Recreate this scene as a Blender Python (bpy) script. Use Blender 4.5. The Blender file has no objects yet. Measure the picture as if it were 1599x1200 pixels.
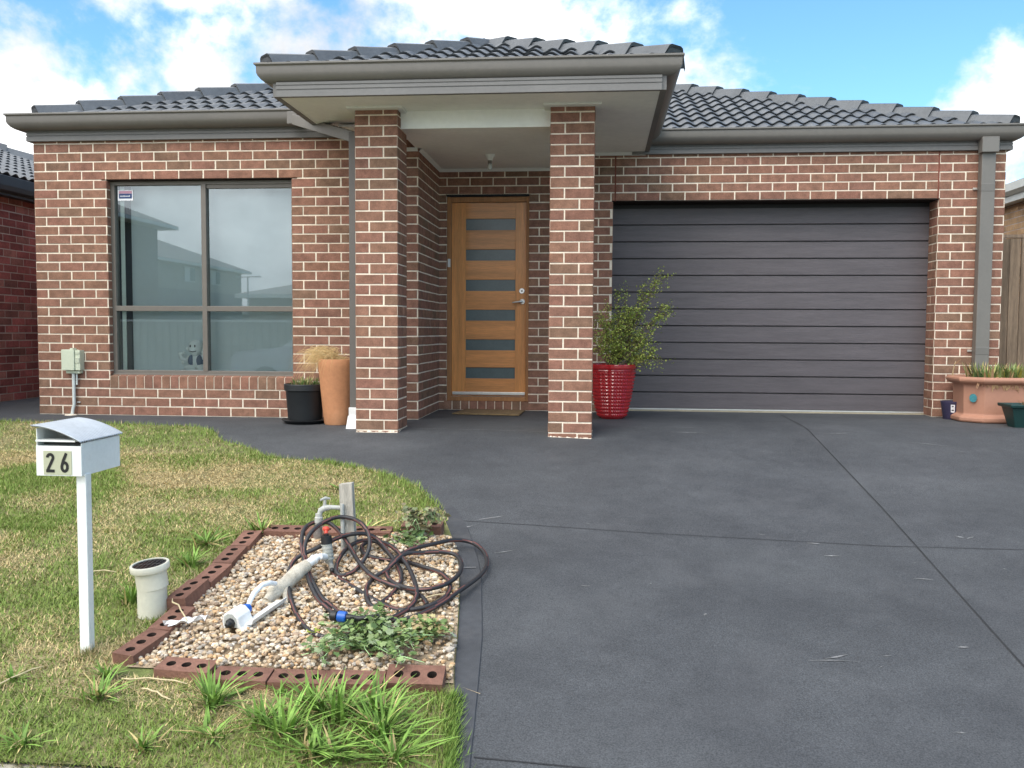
import bpy, bmesh, math, random
import numpy as np
from mathutils import Vector, Matrix, noise
random.seed(7)
R = math.radians
scene = bpy.context.scene
col = bpy.data.collections.new("scene_objects"); scene.collection.children.link(col)

# ------------------------------------------------------------------ helpers
def lin(c):
    return c / 12.92 if c <= .04045 else ((c + .055) / 1.055) ** 2.4
def srgb(r, g, b):
    return (lin(r / 255), lin(g / 255), lin(b / 255), 1)

class MB:
    """collects faces for one mesh object; every face carries a tint and a material slot"""
    def __init__(s): s.v = []; s.f = []; s.c = []; s.m = []
    def face(s, pts, c=(1, 1, 1), m=0):
        n = len(s.v); s.v += [tuple(p) for p in pts]; s.f.append(tuple(range(n, n + len(pts)))); s.c.append(c); s.m.append(m)
    def mesh(s, V, F, c=(1, 1, 1), m=0):
        n = len(s.v); s.v += [tuple(p) for p in V]
        for f in F: s.f.append(tuple(i + n for i in f)); s.c.append(c); s.m.append(m)
    def box(s, a, b, c=(1, 1, 1), m=0):
        x0, y0, z0 = a; x1, y1, z1 = b
        V = [(x0, y0, z0), (x1, y0, z0), (x1, y1, z0), (x0, y1, z0), (x0, y0, z1), (x1, y0, z1), (x1, y1, z1), (x0, y1, z1)]
        s.mesh(V, [(0, 3, 2, 1), (4, 5, 6, 7), (0, 1, 5, 4), (1, 2, 6, 5), (2, 3, 7, 6), (3, 0, 4, 7)], c, m)
    def obox(s, ctr, size, M=None, c=(1, 1, 1), m=0):
        hx, hy, hz = [k / 2 for k in size]
        V = [Vector(q) for q in [(-hx, -hy, -hz), (hx, -hy, -hz), (hx, hy, -hz), (-hx, hy, -hz), (-hx, -hy, hz), (hx, -hy, hz), (hx, hy, hz), (-hx, hy, hz)]]
        if M is not None: V = [M @ q for q in V]
        V = [q + Vector(ctr) for q in V]
        s.mesh(V, [(0, 3, 2, 1), (4, 5, 6, 7), (0, 1, 5, 4), (1, 2, 6, 5), (2, 3, 7, 6), (3, 0, 4, 7)], c, m)
    def tube(s, P, r, n=8, c=(1, 1, 1), m=0, cap=True, colf=None):
        P = [Vector(p) for p in P]; k = len(P)
        rr = r if isinstance(r, (list, tuple)) else [r] * k
        up = None; V = []; F = []
        for i in range(k):
            t = (P[min(i + 1, k - 1)] - P[max(i - 1, 0)])
            t = t.normalized() if t.length > 1e-9 else Vector((0, 0, 1))
            if up is None:
                up = Vector((0, 0, 1)) if abs(t.z) < .9 else Vector((1, 0, 0))
            a = t.cross(up)
            if a.length < 1e-6: a = t.orthogonal()
            a.normalize(); b = t.cross(a).normalized(); up = -b if False else a.cross(t)
            for j in range(n):
                g = 2 * math.pi * j / n
                V.append(P[i] + (a * math.cos(g) + b * math.sin(g)) * rr[i])
        base = len(s.v); s.v += [tuple(q) for q in V]
        for i in range(k - 1):
            for j in range(n):
                j2 = (j + 1) % n
                s.f.append((base + i * n + j, base + i * n + j2, base + (i + 1) * n + j2, base + (i + 1) * n + j))
                s.c.append(colf(i, j) if colf else c); s.m.append(m)
        if cap:
            s.f.append(tuple(base + j for j in range(n - 1, -1, -1))); s.c.append(c); s.m.append(m)
            s.f.append(tuple(base + (k - 1) * n + j for j in range(n))); s.c.append(c); s.m.append(m)
    def lathe(s, prof, ctr=(0, 0, 0), n=40, c=(1, 1, 1), m=0, M=None, jit=0):
        V = []; k = len(prof)
        for (r, z) in prof:
            for j in range(n):
                g = 2 * math.pi * j / n
                q = Vector((r * math.cos(g), r * math.sin(g), z))
                if M is not None: q = M @ q
                V.append(q + Vector(ctr))
        F = [(i * n + j, i * n + (j + 1) % n, (i + 1) * n + (j + 1) % n, (i + 1) * n + j) for i in range(k - 1) for j in range(n)]
        if prof[0][0] > 1e-5: F.append(tuple(range(n - 1, -1, -1)))
        if prof[-1][0] > 1e-5: F.append(tuple((k - 1) * n + j for j in range(n)))
        s.mesh(V, F, c, m)
    def ball(s, ctr, r, n=12, c=(1, 1, 1), m=0, sc=(1, 1, 1), M=None):
        prof = [(max(1e-6, math.sin(math.pi * i / n)), -math.cos(math.pi * i / n)) for i in range(n + 1)]
        S = Matrix.Diagonal(Vector((r * sc[0], r * sc[1], r * sc[2])))
        if M is not None: S = M @ S
        s.lathe(prof, ctr, n=n + 4, c=c, m=m, M=S)
    def build(s, name, mats, parent=None, smooth=False, loc=None, bevel=0, weld=False):
        me = bpy.data.meshes.new(name)
        off = Vector(loc) if loc is not None else Vector((0, 0, 0))
        V = np.array(s.v, dtype=np.float32).reshape(-1, 3) - np.array(off, dtype=np.float32)
        me.from_pydata([tuple(q) for q in V.tolist()], [], s.f)
        if not isinstance(mats, (list, tuple)): mats = [mats]
        for mm in mats: me.materials.append(mm)
        me.polygons.foreach_set('material_index', s.m)
        at = me.attributes.new('tint', 'FLOAT_COLOR', 'FACE')
        at.data.foreach_set('color', np.array([(q[0], q[1], q[2], 1) for q in s.c], dtype=np.float32).ravel())
        if smooth: me.polygons.foreach_set('use_smooth', [True] * len(s.f))
        me.update()
        o = bpy.data.objects.new(name, me); col.objects.link(o)
        if parent is not None: o.parent = parent
        if loc is not None: o.location = off if parent is None else off
        if weld:
            bm = bmesh.new(); bm.from_mesh(me); bmesh.ops.remove_doubles(bm, verts=bm.verts, dist=1e-4)
            bmesh.ops.recalc_face_normals(bm, faces=bm.faces); bm.to_mesh(me); bm.free()
        if smooth and smooth != 'full':
            md = o.modifiers.new('edges', 'EDGE_SPLIT'); md.split_angle = R(38)
        if bevel:
            md = o.modifiers.new('bevel', 'BEVEL'); md.width = bevel; md.segments = 2; md.limit_method = 'ANGLE'
        return o

def empty(name, loc=(0, 0, 0)):
    o = bpy.data.objects.new(name, None); col.objects.link(o); o.location = loc; o.empty_display_size = .1
    return o
def tag(o, label, cat, group=None):
    o['label'] = label; o['category'] = cat
    if group: o['group'] = group
    return o
def struct(o, kind='structure'):
    o['kind'] = kind; return o
def part(mb, name, mats, root, **k):
    """a part of a thing whose Empty has no rotation: world coordinates minus the root's location"""
    off = Vector(root.location)
    p = root.parent
    while p is not None: off = off + Vector(p.location); p = p.parent
    mb.v = [(q[0] - off.x, q[1] - off.y, q[2] - off.z) for q in mb.v]
    return mb.build(name, mats, root, **k)

# ------------------------------------------------------------------ materials
def material(name, color, rough=.7, vary=.15, scale=6., bump=0., bscale=60., metal=0., spec=.5, tint=True, dirt=0., dirtcol=None, dscale=2.5, coat=0., stretch=None, col2=None, c2scale=3., c2lo=.45, c2hi=.62, randobj=0., grain=0.):
    m = bpy.data.materials.new(name); m.use_nodes = True; nt = m.node_tree; N = nt.nodes; L = nt.links
    b = N['Principled BSDF']; b.inputs['Roughness'].default_value = rough; b.inputs['Metallic'].default_value = metal
    b.inputs['Specular IOR Level'].default_value = spec
    if coat: b.inputs['Coat Weight'].default_value = coat; b.inputs['Coat Roughness'].default_value = .08
    tc = N.new('ShaderNodeTexCoord'); vec = tc.outputs['Object']
    if stretch:
        mp = N.new('ShaderNodeMapping'); mp.inputs['Scale'].default_value = stretch; L.new(vec, mp.inputs[0]); vec = mp.outputs[0]
    def mix(kind, a, bb, fac=1.):
        x = N.new('ShaderNodeMix'); x.data_type = 'RGBA'; x.blend_type = kind
        if isinstance(fac, (int, float)): x.inputs[0].default_value = fac
        else: L.new(fac, x.inputs[0])
        for s_, q in ((6, a), (7, bb)):
            if isinstance(q, tuple): x.inputs[s_].default_value = q
            else: L.new(q, x.inputs[s_])
        return x.outputs[2]
    def nz(sc, det=6., ro=.6):
        n = N.new('ShaderNodeTexNoise'); n.inputs['Scale'].default_value = sc; n.inputs['Detail'].default_value = det; n.inputs['Roughness'].default_value = ro
        L.new(vec, n.inputs['Vector']); return n.outputs['Fac']
    def ramp(fac, a, bb, ca=(0, 0, 0, 1), cb=(1, 1, 1, 1)):
        r = N.new('ShaderNodeValToRGB'); e = r.color_ramp.elements; e[0].position = a; e[1].position = bb; e[0].color = ca; e[1].color = cb
        L.new(fac, r.inputs[0]); return r.outputs[0]
    c = color
    if col2: c = mix('MIX', color, col2, ramp(nz(c2scale), c2lo, c2hi))
    if vary:
        c = mix('MULTIPLY', c, ramp(nz(scale), .3, .7, (1 - vary, 1 - vary, 1 - vary, 1), (1 + vary, 1 + vary, 1 + vary, 1)))
        c = mix('MULTIPLY', c, ramp(nz(scale * 9), .3, .7, (1 - vary * .7,) * 3 + (1,), (1 + vary * .7,) * 3 + (1,)))
    if grain: c = mix('MULTIPLY', c, ramp(nz(150, 3, .7), .32, .68, (1 - grain,) * 3 + (1,), (1 + grain,) * 3 + (1,)))
    if tint:
        a = N.new('ShaderNodeAttribute'); a.attribute_name = 'tint'; c = mix('MULTIPLY', c, a.outputs['Color'])
    if randobj:
        oi = N.new('ShaderNodeObjectInfo'); c = mix('MULTIPLY', c, ramp(oi.outputs['Random'], 0, 1, (1 - randobj,) * 3 + (1,), (1 + randobj,) * 3 + (1,)))
    if dirt: c = mix('MIX', c, dirtcol, ramp(nz(dscale, 8, .7), .5, .75, (0, 0, 0, 1), (dirt,) * 3 + (1,)))
    L.new(c, b.inputs['Base Color'])
    if bump:
        bp = N.new('ShaderNodeBump'); bp.inputs['Strength'].default_value = bump; bp.inputs['Distance'].default_value = .01
        L.new(nz(bscale, 5, .65), bp.inputs['Height']); L.new(bp.outputs[0], b.inputs['Normal'])
    return m

M = {}
M['brick'] = material('house_brick', (.262, .135, .093, 1), .88, .26, 13, .5, 90, spec=.25)
M['mortar'] = material('cream_mortar', (.80, .70, .565, 1), .95, .16, 8, .4, 120, spec=.2)
M['old_brick'] = material('dark_red_brick', (.30, .088, .076, 1), .9, .3, 5, .5, 90, spec=.25)
M['old_mortar'] = material('grey_mortar', (.46, .39, .35, 1), .95, .15, 8, .3, 120, spec=.2)
M['yellow_brick'] = material('yellow_brick', (.42, .27, .15, 1), .9, .2, 5, .4, 90, spec=.25)
M['trim'] = material('grey_trim_metal', (.165, .153, .136, 1), .42, .06, 3, .05, 30)
M['frieze'] = material('grey_frieze_board', (.17, .165, .158, 1), .6, .07, 3, .1, 40)
M['gutter_dark'] = material('dark_gutter', (.03, .033, .037, 1), .5, .1)
M['tile'] = material('charcoal_roof_tile', (.082, .090, .098, 1), .42, .18, 3, .25, 70, spec=.55)
M['tile_dark'] = material('tile_hollow_shade', (.012, .014, .017, 1), .9, .1)  # near-black lip faces stand in for the shade in the tile hollows
M['old_tile'] = material('grey_roof_tile', (.15, .155, .16, 1), .6, .2, 3, .25, 70)
M['soffit'] = material('soffit_sheet', (.86, .86, .80, 1), .8, .05, 2, .05, 60)
M['white_trim'] = material('white_painted_beam', (.92, .93, .88, 1), .6, .04, 2)
M['cornice'] = material('soffit_cornice', (.80, .81, .76, 1), .7, .04, 2)
M['frame'] = material('bronze_window_frame', (.150, .132, .112, 1), .45, .06, 4)
M['dark'] = material('dark_interior', (.012, .013, .015, 1), .9, .05)
M['blind'] = material('roller_blind', (.70, .76, .75, 1), .9, .02, 2)
M['curtain'] = material('pale_blind_edge', (.85, .92, .82, 1), .9, .05)
M['garage'] = material('garage_panel', (.096, .083, .089, 1), .5, .16, 2.2, .35, 22, stretch=(.7, 5, 9))
M['rubber'] = material('black_rubber', (.015, .015, .016, 1), .7, .1)
M['alu'] = material('aluminium', (.62, .61, .58, 1), .35, .08, metal=.6)
M['steel'] = material('brushed_steel', (.55, .55, .54, 1), .28, .05, metal=1.)
M['timber'] = material('honey_timber', (.62, .26, .072, 1), .42, .22, 1.3, .12, 18, stretch=(16, 6, .9), coat=.15)
M['timber_rail'] = material('honey_timber_rail', (.60, .25, .072, 1), .42, .22, 1.3, .12, 18, stretch=(.9, 6, 14), coat=.15)
M['timber_dark'] = material('brown_door_frame', (.36, .16, .055, 1), .55, .25, 1.3, .12, 18, stretch=(12, 6, .9))
M['frost'] = material('frosted_glass', (.075, .11, .118, 1), .28, .12, 5)
M['mat'] = material('coir_mat', (.22, .15, .075, 1), .95, .3, 20, .6, 150)
M['white_metal'] = material('white_powdercoat', (.78, .80, .77, 1), .38, .05, 6, dirt=.25, dirtcol=(.5, .45, .36, 1), dscale=5)
M['zinc'] = material('zincalume_sheet', (.40, .43, .46, 1), .45, .10, 4, metal=.3)
M['plate'] = material('number_plate', (.42, .43, .30, 1), .6, .05)
M['black'] = material('black_plastic', (.012, .0125, .013, 1), .45, .12, 10, .1, 90)
M['black_ink'] = material('black_ink', (.008, .008, .008, 1), .6, 0)
M['pvc'] = material('cream_pvc', (.66, .64, .53, 1), .45, .07, 5, dirt=.35, dirtcol=(.42, .37, .27, 1), dscale=6)
M['solar'] = material('solar_cell', (.012, .014, .022, 1), .15, .1)
M['white_plastic'] = material('white_plastic', (.74, .75, .74, 1), .45, .06, 8, dirt=.3, dirtcol=(.45, .40, .33, 1), dscale=12)
M['grey_plastic'] = material('weathered_grey_plastic', (.42, .43, .40, 1), .6, .2, 14, .2, 80, dirt=.5, dirtcol=(.34, .28, .2, 1), dscale=15)
M['dirty_plastic'] = material('muddy_plastic', (.47, .43, .35, 1), .8, .3, 18, .4, 90, dirt=.8, dirtcol=(.30, .25, .18, 1), dscale=20)
M['blue'] = material('blue_plastic', (.01, .10, .42, 1), .35, .08)
M['red_plastic'] = material('red_plastic', (.62, .06, .03, 1), .45, .1)
M['hose'] = material('garden_hose', (1, 1, 1, 1), .5, .12, 30, .1, 200)
M['meterbox'] = material('cream_meter_box', (.56, .60, .46, 1), .45, .05, 5, dirt=.2, dirtcol=(.4, .36, .28, 1))
M['conduit'] = material('grey_conduit', (.60, .63, .60, 1), .5, .06)
M['terracotta'] = material('terracotta', (.50, .225, .105, 1), .8, .12, 3, .15, 60, dirt=.45, dirtcol=(.55, .34, .20, 1), dscale=2.2)
M['terracotta2'] = material('terracotta_plastic', (.41, .205, .135, 1), .6, .06, 3, .05, 40)
M['red_glaze'] = material('red_glaze', (.36, .016, .02, 1), .18, .1, 6, coat=.6)
M['black_pot'] = material('black_pot_plastic', (.014, .016, .018, 1), .5, .12, 6)
M['green_pot'] = material('dark_green_plastic', (.006, .035, .032, 1), .5, .1)
M['purple_pot'] = material('purple_plastic', (.055, .047, .10, 1), .5, .08)
M['soil'] = material('potting_soil', (.045, .032, .022, 1), .95, .4, 30, .8, 80)
M['leaf'] = material('leaf', (1, 1, 1, 1), .55, .15, 30, spec=.4)
M['twig'] = material('twig', (.16, .11, .065, 1), .85, .2, 30)
M['straw'] = material('straw', (1, 1, 1, 1), .8, .15, 30, spec=.3)
M['stake'] = material('weathered_timber', (.44, .41, .35, 1), .9, .3, 3, .5, 25, stretch=(14, 14, 1.2))
M['fence'] = material('grey_fence_paling', (.21, .15, .105, 1), .9, .35, 2, .4, 20, stretch=(14, 14, .8))
M['edge_brick'] = material('edging_brick', (.21, .108, .078, 1), .9, .22, 6, .5, 80, spec=.25, randobj=.12, dirt=.3, dirtcol=(.26, .17, .12, 1), dscale=9)
M['hole'] = material('brick_core_hole', (.03, .018, .013, 1), .95, .2)
M['stone'] = material('gravel_stone', (1, 1, 1, 1), .85, .18, 40, .3, 120, spec=.3)
M['gravel_base'] = material('gravel_bed_soil', (.34, .26, .17, 1), .95, .3, 25, .6, 70)
M['drive'] = material('charcoal_concrete', (.054, .057, .062, 1), .74, .13, .9, .4, 160, grain=.5, col2=(.076, .080, .085, 1), c2scale=1.1, c2lo=.36, c2hi=.68, dirt=.22, dirtcol=(.15, .15, .155, 1), dscale=1.7, spec=.35)
M['strip'] = material('dark_concrete_edge', (.053, .056, .062, 1), .75, .2, 2.5, .3, 140, dirt=.3, dirtcol=(.13, .12, .11, 1), dscale=5)
M['joint'] = material('concrete_joint', (.026, .026, .028, 1), .9, .2)
M['scuff'] = material('pale_scuff', (.165, .165, .165, 1), .9, .3, 30)
M['lawn'] = material('lawn_soil', (.21, .18, .085, 1), .95, .3, 14, .6, 60, col2=(.12, .145, .04, 1), c2scale=1.6)
M['grass'] = material('grass_blades', (1, 1, 1, 1), .6, .1, 10, spec=.3)
M['path'] = material('pale_concrete', (.46, .42, .35, 1), .85, .12, 3, .3, 120)
M['ground'] = material('dry_ground', (.16, .15, .08, 1), .95, .3, 1., .3, 20)
M['road'] = material('road_asphalt', (.055, .055, .057, 1), .9, .2, 2, .3, 80)
M['ceramic'] = material('white_ceramic', (.93, .94, .90, 1), .25, .03)
M['navy'] = material('navy_paint', (.03, .07, .16, 1), .4, .1)
M['sticker_white'] = material('sticker_white', (.8, .8, .82, 1), .5, 0)
M['sticker_pink'] = material('sticker_pink', (.55, .28, .36, 1), .5, 0)
M['sticker_navy'] = material('sticker_navy', (.02, .05, .16, 1), .5, 0)
M['sticker_blue'] = material('sticker_blue', (.03, .25, .62, 1), .5, 0)
M['sticker_teal'] = material('sticker_teal', (.05, .22, .25, 1), .4, .3, 60)
M['rag'] = material('white_rag', (.80, .80, .80, 1), .9, .06, 20, .4, 60)
M['render'] = material('rendered_wall', (.46, .43, .36, 1), .9, .1, 2)
M['render_brown'] = material('brown_rendered_wall', (.19, .165, .15, 1), .9, .1, 2)
M['render_grey'] = material('grey_rendered_wall', (.22, .22, .22, 1), .9, .1, 2)
M['cream_fence'] = material('cream_steel_fence', (.42, .42, .37, 1), .6, .05)
M['car_white'] = material('white_car_paint', (.72, .73, .74, 1), .25, .02, coat=.6)
M['car_glass'] = material('car_glass', (.02, .022, .025, 1), .06, 0)
M['bulb'] = material('bulb_glass', (.5, .52, .5, 1), .1, .05)

def glass():
    m = bpy.data.materials.new('window_glass'); m.use_nodes = True; nt = m.node_tree; N = nt.nodes; L = nt.links
    for n in list(N): N.remove(n)
    out = N.new('ShaderNodeOutputMaterial'); mx = N.new('ShaderNodeMixShader'); t = N.new('ShaderNodeBsdfTransparent'); g = N.new('ShaderNodeBsdfGlossy')
    t.inputs[0].default_value = (.84, .89, .89, 1); g.inputs[0].default_value = (.86, .95, 1., 1); g.inputs['Roughness'].default_value = .012
    fr = N.new('ShaderNodeFresnel'); fr.inputs[0].default_value = 1.9
    ad = N.new('ShaderNodeMath'); ad.operation = 'ADD'; ad.inputs[1].default_value = .06; L.new(fr.outputs[0], ad.inputs[0])
    L.new(ad.outputs[0], mx.inputs[0]); L.new(t.outputs[0], mx.inputs[1]); L.new(g.outputs[0], mx.inputs[2]); L.new(mx.outputs[0], out.inputs[0])
    return m
M['glass'] = glass()

# ------------------------------------------------------------------ ground height
def smst(t): t = max(0., min(1., t)); return t * t * (3 - 2 * t)
def G(x, y):
    y0 = .086 + .56 * max(0., min(1., (x - 4.5) / 2.5)); k = .1
    v = (y0 - y) / k
    sp = k * (v if v > 30 else math.log1p(math.exp(v)))
    z = -.1465 * sp
    zf = -.70 - .012 * max(0., -4.7 - y)
    t = smst((-4.35 - y) / .6)
    return z * (1 - t) + max(zf, -.9) * t

# ------------------------------------------------------------------ bricks
C = .086; ZT = 2.58
def brick_tints(kind):
    if kind == 'house':
        r = random.random(); k = random.uniform(.91, 1.08)
        if r < .10: return (.84 * k, .96 * k, .93 * k)
        if r < .17: return (.89 * k, .89 * k, .92 * k)
        return (k * random.uniform(.97, 1.04), k * random.uniform(.96, 1.04), k)
    if kind == 'old':
        k = random.uniform(.6, 1.2); r = random.random()
        return (k, k * (1.35 if r < .25 else 1.), k * (1.25 if r < .25 else 1.))
    k = random.uniform(.85, 1.15); return (k, k, k)
def brick_wall(mb, O, U, Nn, u0, u1, z0, z1, openings=(), pitch=.24, joint=.115, parity=0, course=C, ztop=ZT, kind='house', brick_m=0, mortar_m=1, proud=.0035):
    O = Vector(O); U = Vector(U); Nn = Vector(Nn); W = Vector((0, 0, 1))
    us = sorted(set([u0, u1] + [q for o in openings for q in o[:2] if u0 < q < u1]))
    zs = sorted(set([z0, z1] + [q for o in openings for q in o[2:] if z0 < q < z1]))
    P = lambda u, z, d=0: O + U * u + W * (z - O.z) + Nn * d
    for a, b in zip(us, us[1:]):
        for c_, d_ in zip(zs, zs[1:]):
            um, zm = (a + b) / 2, (c_ + d_) / 2
            if any(o[0] < um < o[1] and o[2] < zm < o[3] for o in openings): continue
            mb.face([P(a, c_), P(b, c_), P(b, d_), P(a, d_)], (1, 1, 1), mortar_m)
    k = -3
    while True:
        top = ztop - k * course - .0054; bot = ztop - (k + 1) * course + .0054
        k += 1; kk = k - 1
        if top < z0: break
        t = min(top, z1); b = max(bot, z0)
        if t - b < .012: continue
        zm = (t + b) / 2
        ivs = [(u0, u1)]
        for o in openings:
            if o[2] < zm < o[3]:
                nv = []
                for a, e in ivs:
                    if o[1] <= a or o[0] >= e: nv.append((a, e)); continue
                    if o[0] > a: nv.append((a, o[0]))
                    if o[1] < e: nv.append((o[1], e))
                ivs = nv
        ph = joint + (pitch / 2 if (kk + parity) % 2 else 0)
        for a, e in ivs:
            j0 = math.floor((a - ph) / pitch) - 1
            while ph + j0 * pitch < e:
                l = max(a, ph + j0 * pitch + .006); r = min(e, ph + (j0 + 1) * pitch - .006); j0 += 1
                if r - l < .02: continue
                q = lambda: random.uniform(-.0016, .0016)
                la = l + (q() if l > a else 0); rb = r + (q() if r < e else 0)
                bb, tt = b + q(), t + q()
                i = .0022; pr = proud + random.uniform(-.001, .0015); cc = brick_tints(kind)
                F0 = [P(la, bb), P(rb, bb), P(rb, tt), P(la, tt)]
                F1 = [P(la + i, bb + i, pr), P(rb - i, bb + i, pr), P(rb - i, tt - i, pr), P(la + i, tt - i, pr)]
                mb.mesh(F0 + F1, [(4, 5, 6, 7), (0, 1, 5, 4), (1, 2, 6, 5), (2, 3, 7, 6), (3, 0, 4, 7)], cc, brick_m)
def rowlock(mb, O, U, Nn, u0, u1, n, zb, zt, depth, slope=.0, kind='house'):
    """row of bricks on edge, front face at O, top sloping back"""
    O = Vector(O); U = Vector(U); Nn = Vector(Nn); w = (u1 - u0) / n
    P = lambda u, z, d: O + U * u + Vector((0, 0, z - O.z)) + Nn * d
    mb.face([P(u0, zb, 0), P(u1, zb, 0), P(u1, zt, 0), P(u0, zt, 0)], (1, 1, 1), 1)
    mb.face([P(u0, zt - .003, 0), P(u1, zt - .003, 0), P(u1, zt + slope - .003, -depth), P(u0, zt + slope - .003, -depth)], (1, 1, 1), 1)
    for i in range(n):
        a = u0 + i * w + .005; b = u0 + (i + 1) * w - .005; cc = brick_tints(kind); f = .006
        V = [P(a, zb + .005, f), P(b, zb + .005, f), P(b, zt, f), P(a, zt, f), P(a, zt + slope, -depth), P(b, zt + slope, -depth), P(a, zb + .005, -.01), P(b, zb + .005, -.01)]
        mb.mesh(V, [(0, 1, 2, 3), (3, 2, 5, 4), (0, 3, 4, 6), (1, 7, 5, 2)], cc, 0)

BM = [M['brick'], M['mortar']]
house = empty('brick_house', (4.65, 2, 0))
tag(house, 'single-storey brown brick house with dark tiled roof and double-pillar porch', 'house')

YL, YG, YB = .94, 2.0, 2.05          # left wall, garage wall, porch back wall
w = MB()                              # wall left of the porch with the window opening
wx0, wx1, wz0, wz1 = .72, 2.53, .387, 2.236
brick_wall(w, (0, YL, 0), (1, 0, 0), (0, -1, 0), 0, 3.7207, 0, 2.66, [(wx0, wx1, wz0 - .129, wz1)])
brick_wall(w, (wx0, YL, 0), (0, 1, 0), (1, 0, 0), 0, .09, wz0, wz1, joint=.115)
brick_wall(w, (wx1, YL + .09, 0), (0, -1, 0), (-1, 0, 0), 0, .09, wz0, wz1, joint=.115)
rowlock(w, (wx0, YL, 0), (1, 0, 0), (0, -1, 0), 0, wx1 - wx0, 21, wz0 - .129, wz0 - .012, .10, .03)
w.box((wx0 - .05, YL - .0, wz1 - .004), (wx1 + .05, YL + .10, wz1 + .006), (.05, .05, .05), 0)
brick_wall(w, (0, 8, 0), (0, -1, 0), (-1, 0, 0), 0, 8 - YL, 0, 2.66)
part(w, 'front_wall', BM, house)
w = MB()                              # porch walls
brick_wall(w, (3.7207, YL, 0), (0, 1, 0), (1, 0, 0), 0, YB - YL, 0, 2.56, joint=.115, parity=1)
dx0, dx1, dz0, dz1 = 3.80, 4.66, .095, 2.236
brick_wall(w, (0, YB, 0), (1, 0, 0), (0, -1, 0), 3.7207, 5.25, 0, 2.56, [(dx0, dx1, -.1, dz1)], joint=3.8037, parity=0)
rowlock(w, (dx0 - .03, YB, 0), (1, 0, 0), (0, -1, 0), 0, dx1 - dx0 + .04, 10, .0, .093, .05, .004)
brick_wall(w, (dx0, YB, 0), (0, 1, 0), (1, 0, 0), 0, .06, .1, dz1)
part(w, 'porch_wall', BM, house)
w = MB()                              # garage wall
gx0, gx1, gz1 = 5.512, 8.695, 2.15
brick_wall(w, (0, YG, 0), (1, 0, 0), (0, -1, 0), 5.18, 9.3127, 0, 2.66, [(gx0, gx1, -1, gz1)], pitch=.2462, joint=5.7411, parity=0)
brick_wall(w, (gx1, YG + .24, 0), (0, -1, 0), (-1, 0, 0), 0, .24, 0, gz1, joint=.105, parity=0)
brick_wall(w, (gx0, YG, 0), (0, 1, 0), (1, 0, 0), 0, .24, 0, gz1, joint=.105, parity=0)
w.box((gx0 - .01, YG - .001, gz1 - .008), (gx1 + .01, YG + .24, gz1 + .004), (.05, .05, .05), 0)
for jx in (5.53, 8.68): w.box((jx, YG - .006, gz1), (jx + .014, YG + .01, 2.66), (.75, .5, .5), 0)
brick_wall(w, (9.3127, YG, 0), (0, 1, 0), (1, 0, 0), 0, 8, 0, 2.66)
part(w, 'garage_wall', BM, house)
for X0 in (3.386, 4.986):             # porch pillars
    w = MB(); par = 1 if X0 < 4 else 1
    X1 = X0 + .35
    jf = X0 + .235 if X0 < 4 else X0 + .235
    brick_wall(w, (0, 0, 0), (1, 0, 0), (0, -1, 0), X0, X1, -.04, 2.64, joint=X0 + .235, parity=1 if X0 < 4 else 0, pitch=.24)
    brick_wall(w, (X1, 0, 0), (0, 1, 0), (1, 0, 0), 0, .35, -.04, 2.64, joint=.115, parity=1)
    brick_wall(w, (X0, .35, 0), (0, -1, 0), (-1, 0, 0), 0, .35, -.04, 2.64, joint=.115, parity=0)
    brick_wall(w, (X1, .35, 0), (-1, 0, 0), (0, 1, 0), 0, .35, -.04, 2.64, joint=.115, parity=0)
    for (p0, p1, nx, ny) in (((X0, 0), (X1, 0), 0, -1), ((X1, 0), (X1, .35), 1, 0)):
        n_ = 26
        for q_ in range(n_):
            t0, t1 = q_ / n_, (q_ + 1) / n_; hh = G(p0[0] + (p1[0] - p0[0]) * t0, p0[1] + (p1[1] - p0[1]) * t0) + .002 + .011 * abs(noise.noise(Vector((q_ * .6, X0 * 7, nx)))) * 2; zb_ = -.045
            A_ = lambda t, d, z: (p0[0] + (p1[0] - p0[0]) * t + nx * d, p0[1] + (p1[1] - p0[1]) * t + ny * d, z)
            w.mesh([A_(t0, .012, zb_), A_(t1, .012, zb_), A_(t1, .006, hh - .003), A_(t0, .006, hh - .003), A_(t1, 0, hh), A_(t0, 0, hh)], [(0, 1, 2, 3), (3, 2, 4, 5)], (1, 1, 1), 1)
    part(w, 'pillar', BM, house)
# thin mortar smear along the feet of the pillars
# ------------------------------------------------------------------ window
win = empty('window', (1.625, YL + .05, .4)); win.parent = house; win.location = (1.625 - 4.65, YL + .05 - 2, .4)
fy0, fy1 = YL + .062, YL + .14
f = MB()
f.box((wx0, fy0, wz0), (wx1, fy1, wz0 + .045)); f.box((wx0, fy0 - .02, wz0 - .012), (wx1, fy1, wz0 + .012))
f.box((wx0, fy0, wz1 - .04), (wx1, fy1, wz1 - .004))
f.box((wx0, fy0 + .002, wz0), (wx0 + .042, fy1 - .002, wz1 - .006)); f.box((wx1 - .03, fy0 + .002, wz0), (wx1, fy1 - .002, wz1 - .006))
mx = 1.648
f.box((mx - .026, fy0 - .004, wz0 + .04), (mx + .022, fy1 - .004, wz1 - .03))
f.box((wx0 + .03, fy0 - .002, 1.0), (wx1 - .02, fy1 - .006, 1.05))
f.box((mx + .02, fy0 + .012, wz1 - .075), (wx1 - .025, fy1 - .008, wz1 - .038))
part(f, 'frame', M['frame'], win, bevel=.003)
gy = fy0 + .035
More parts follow.
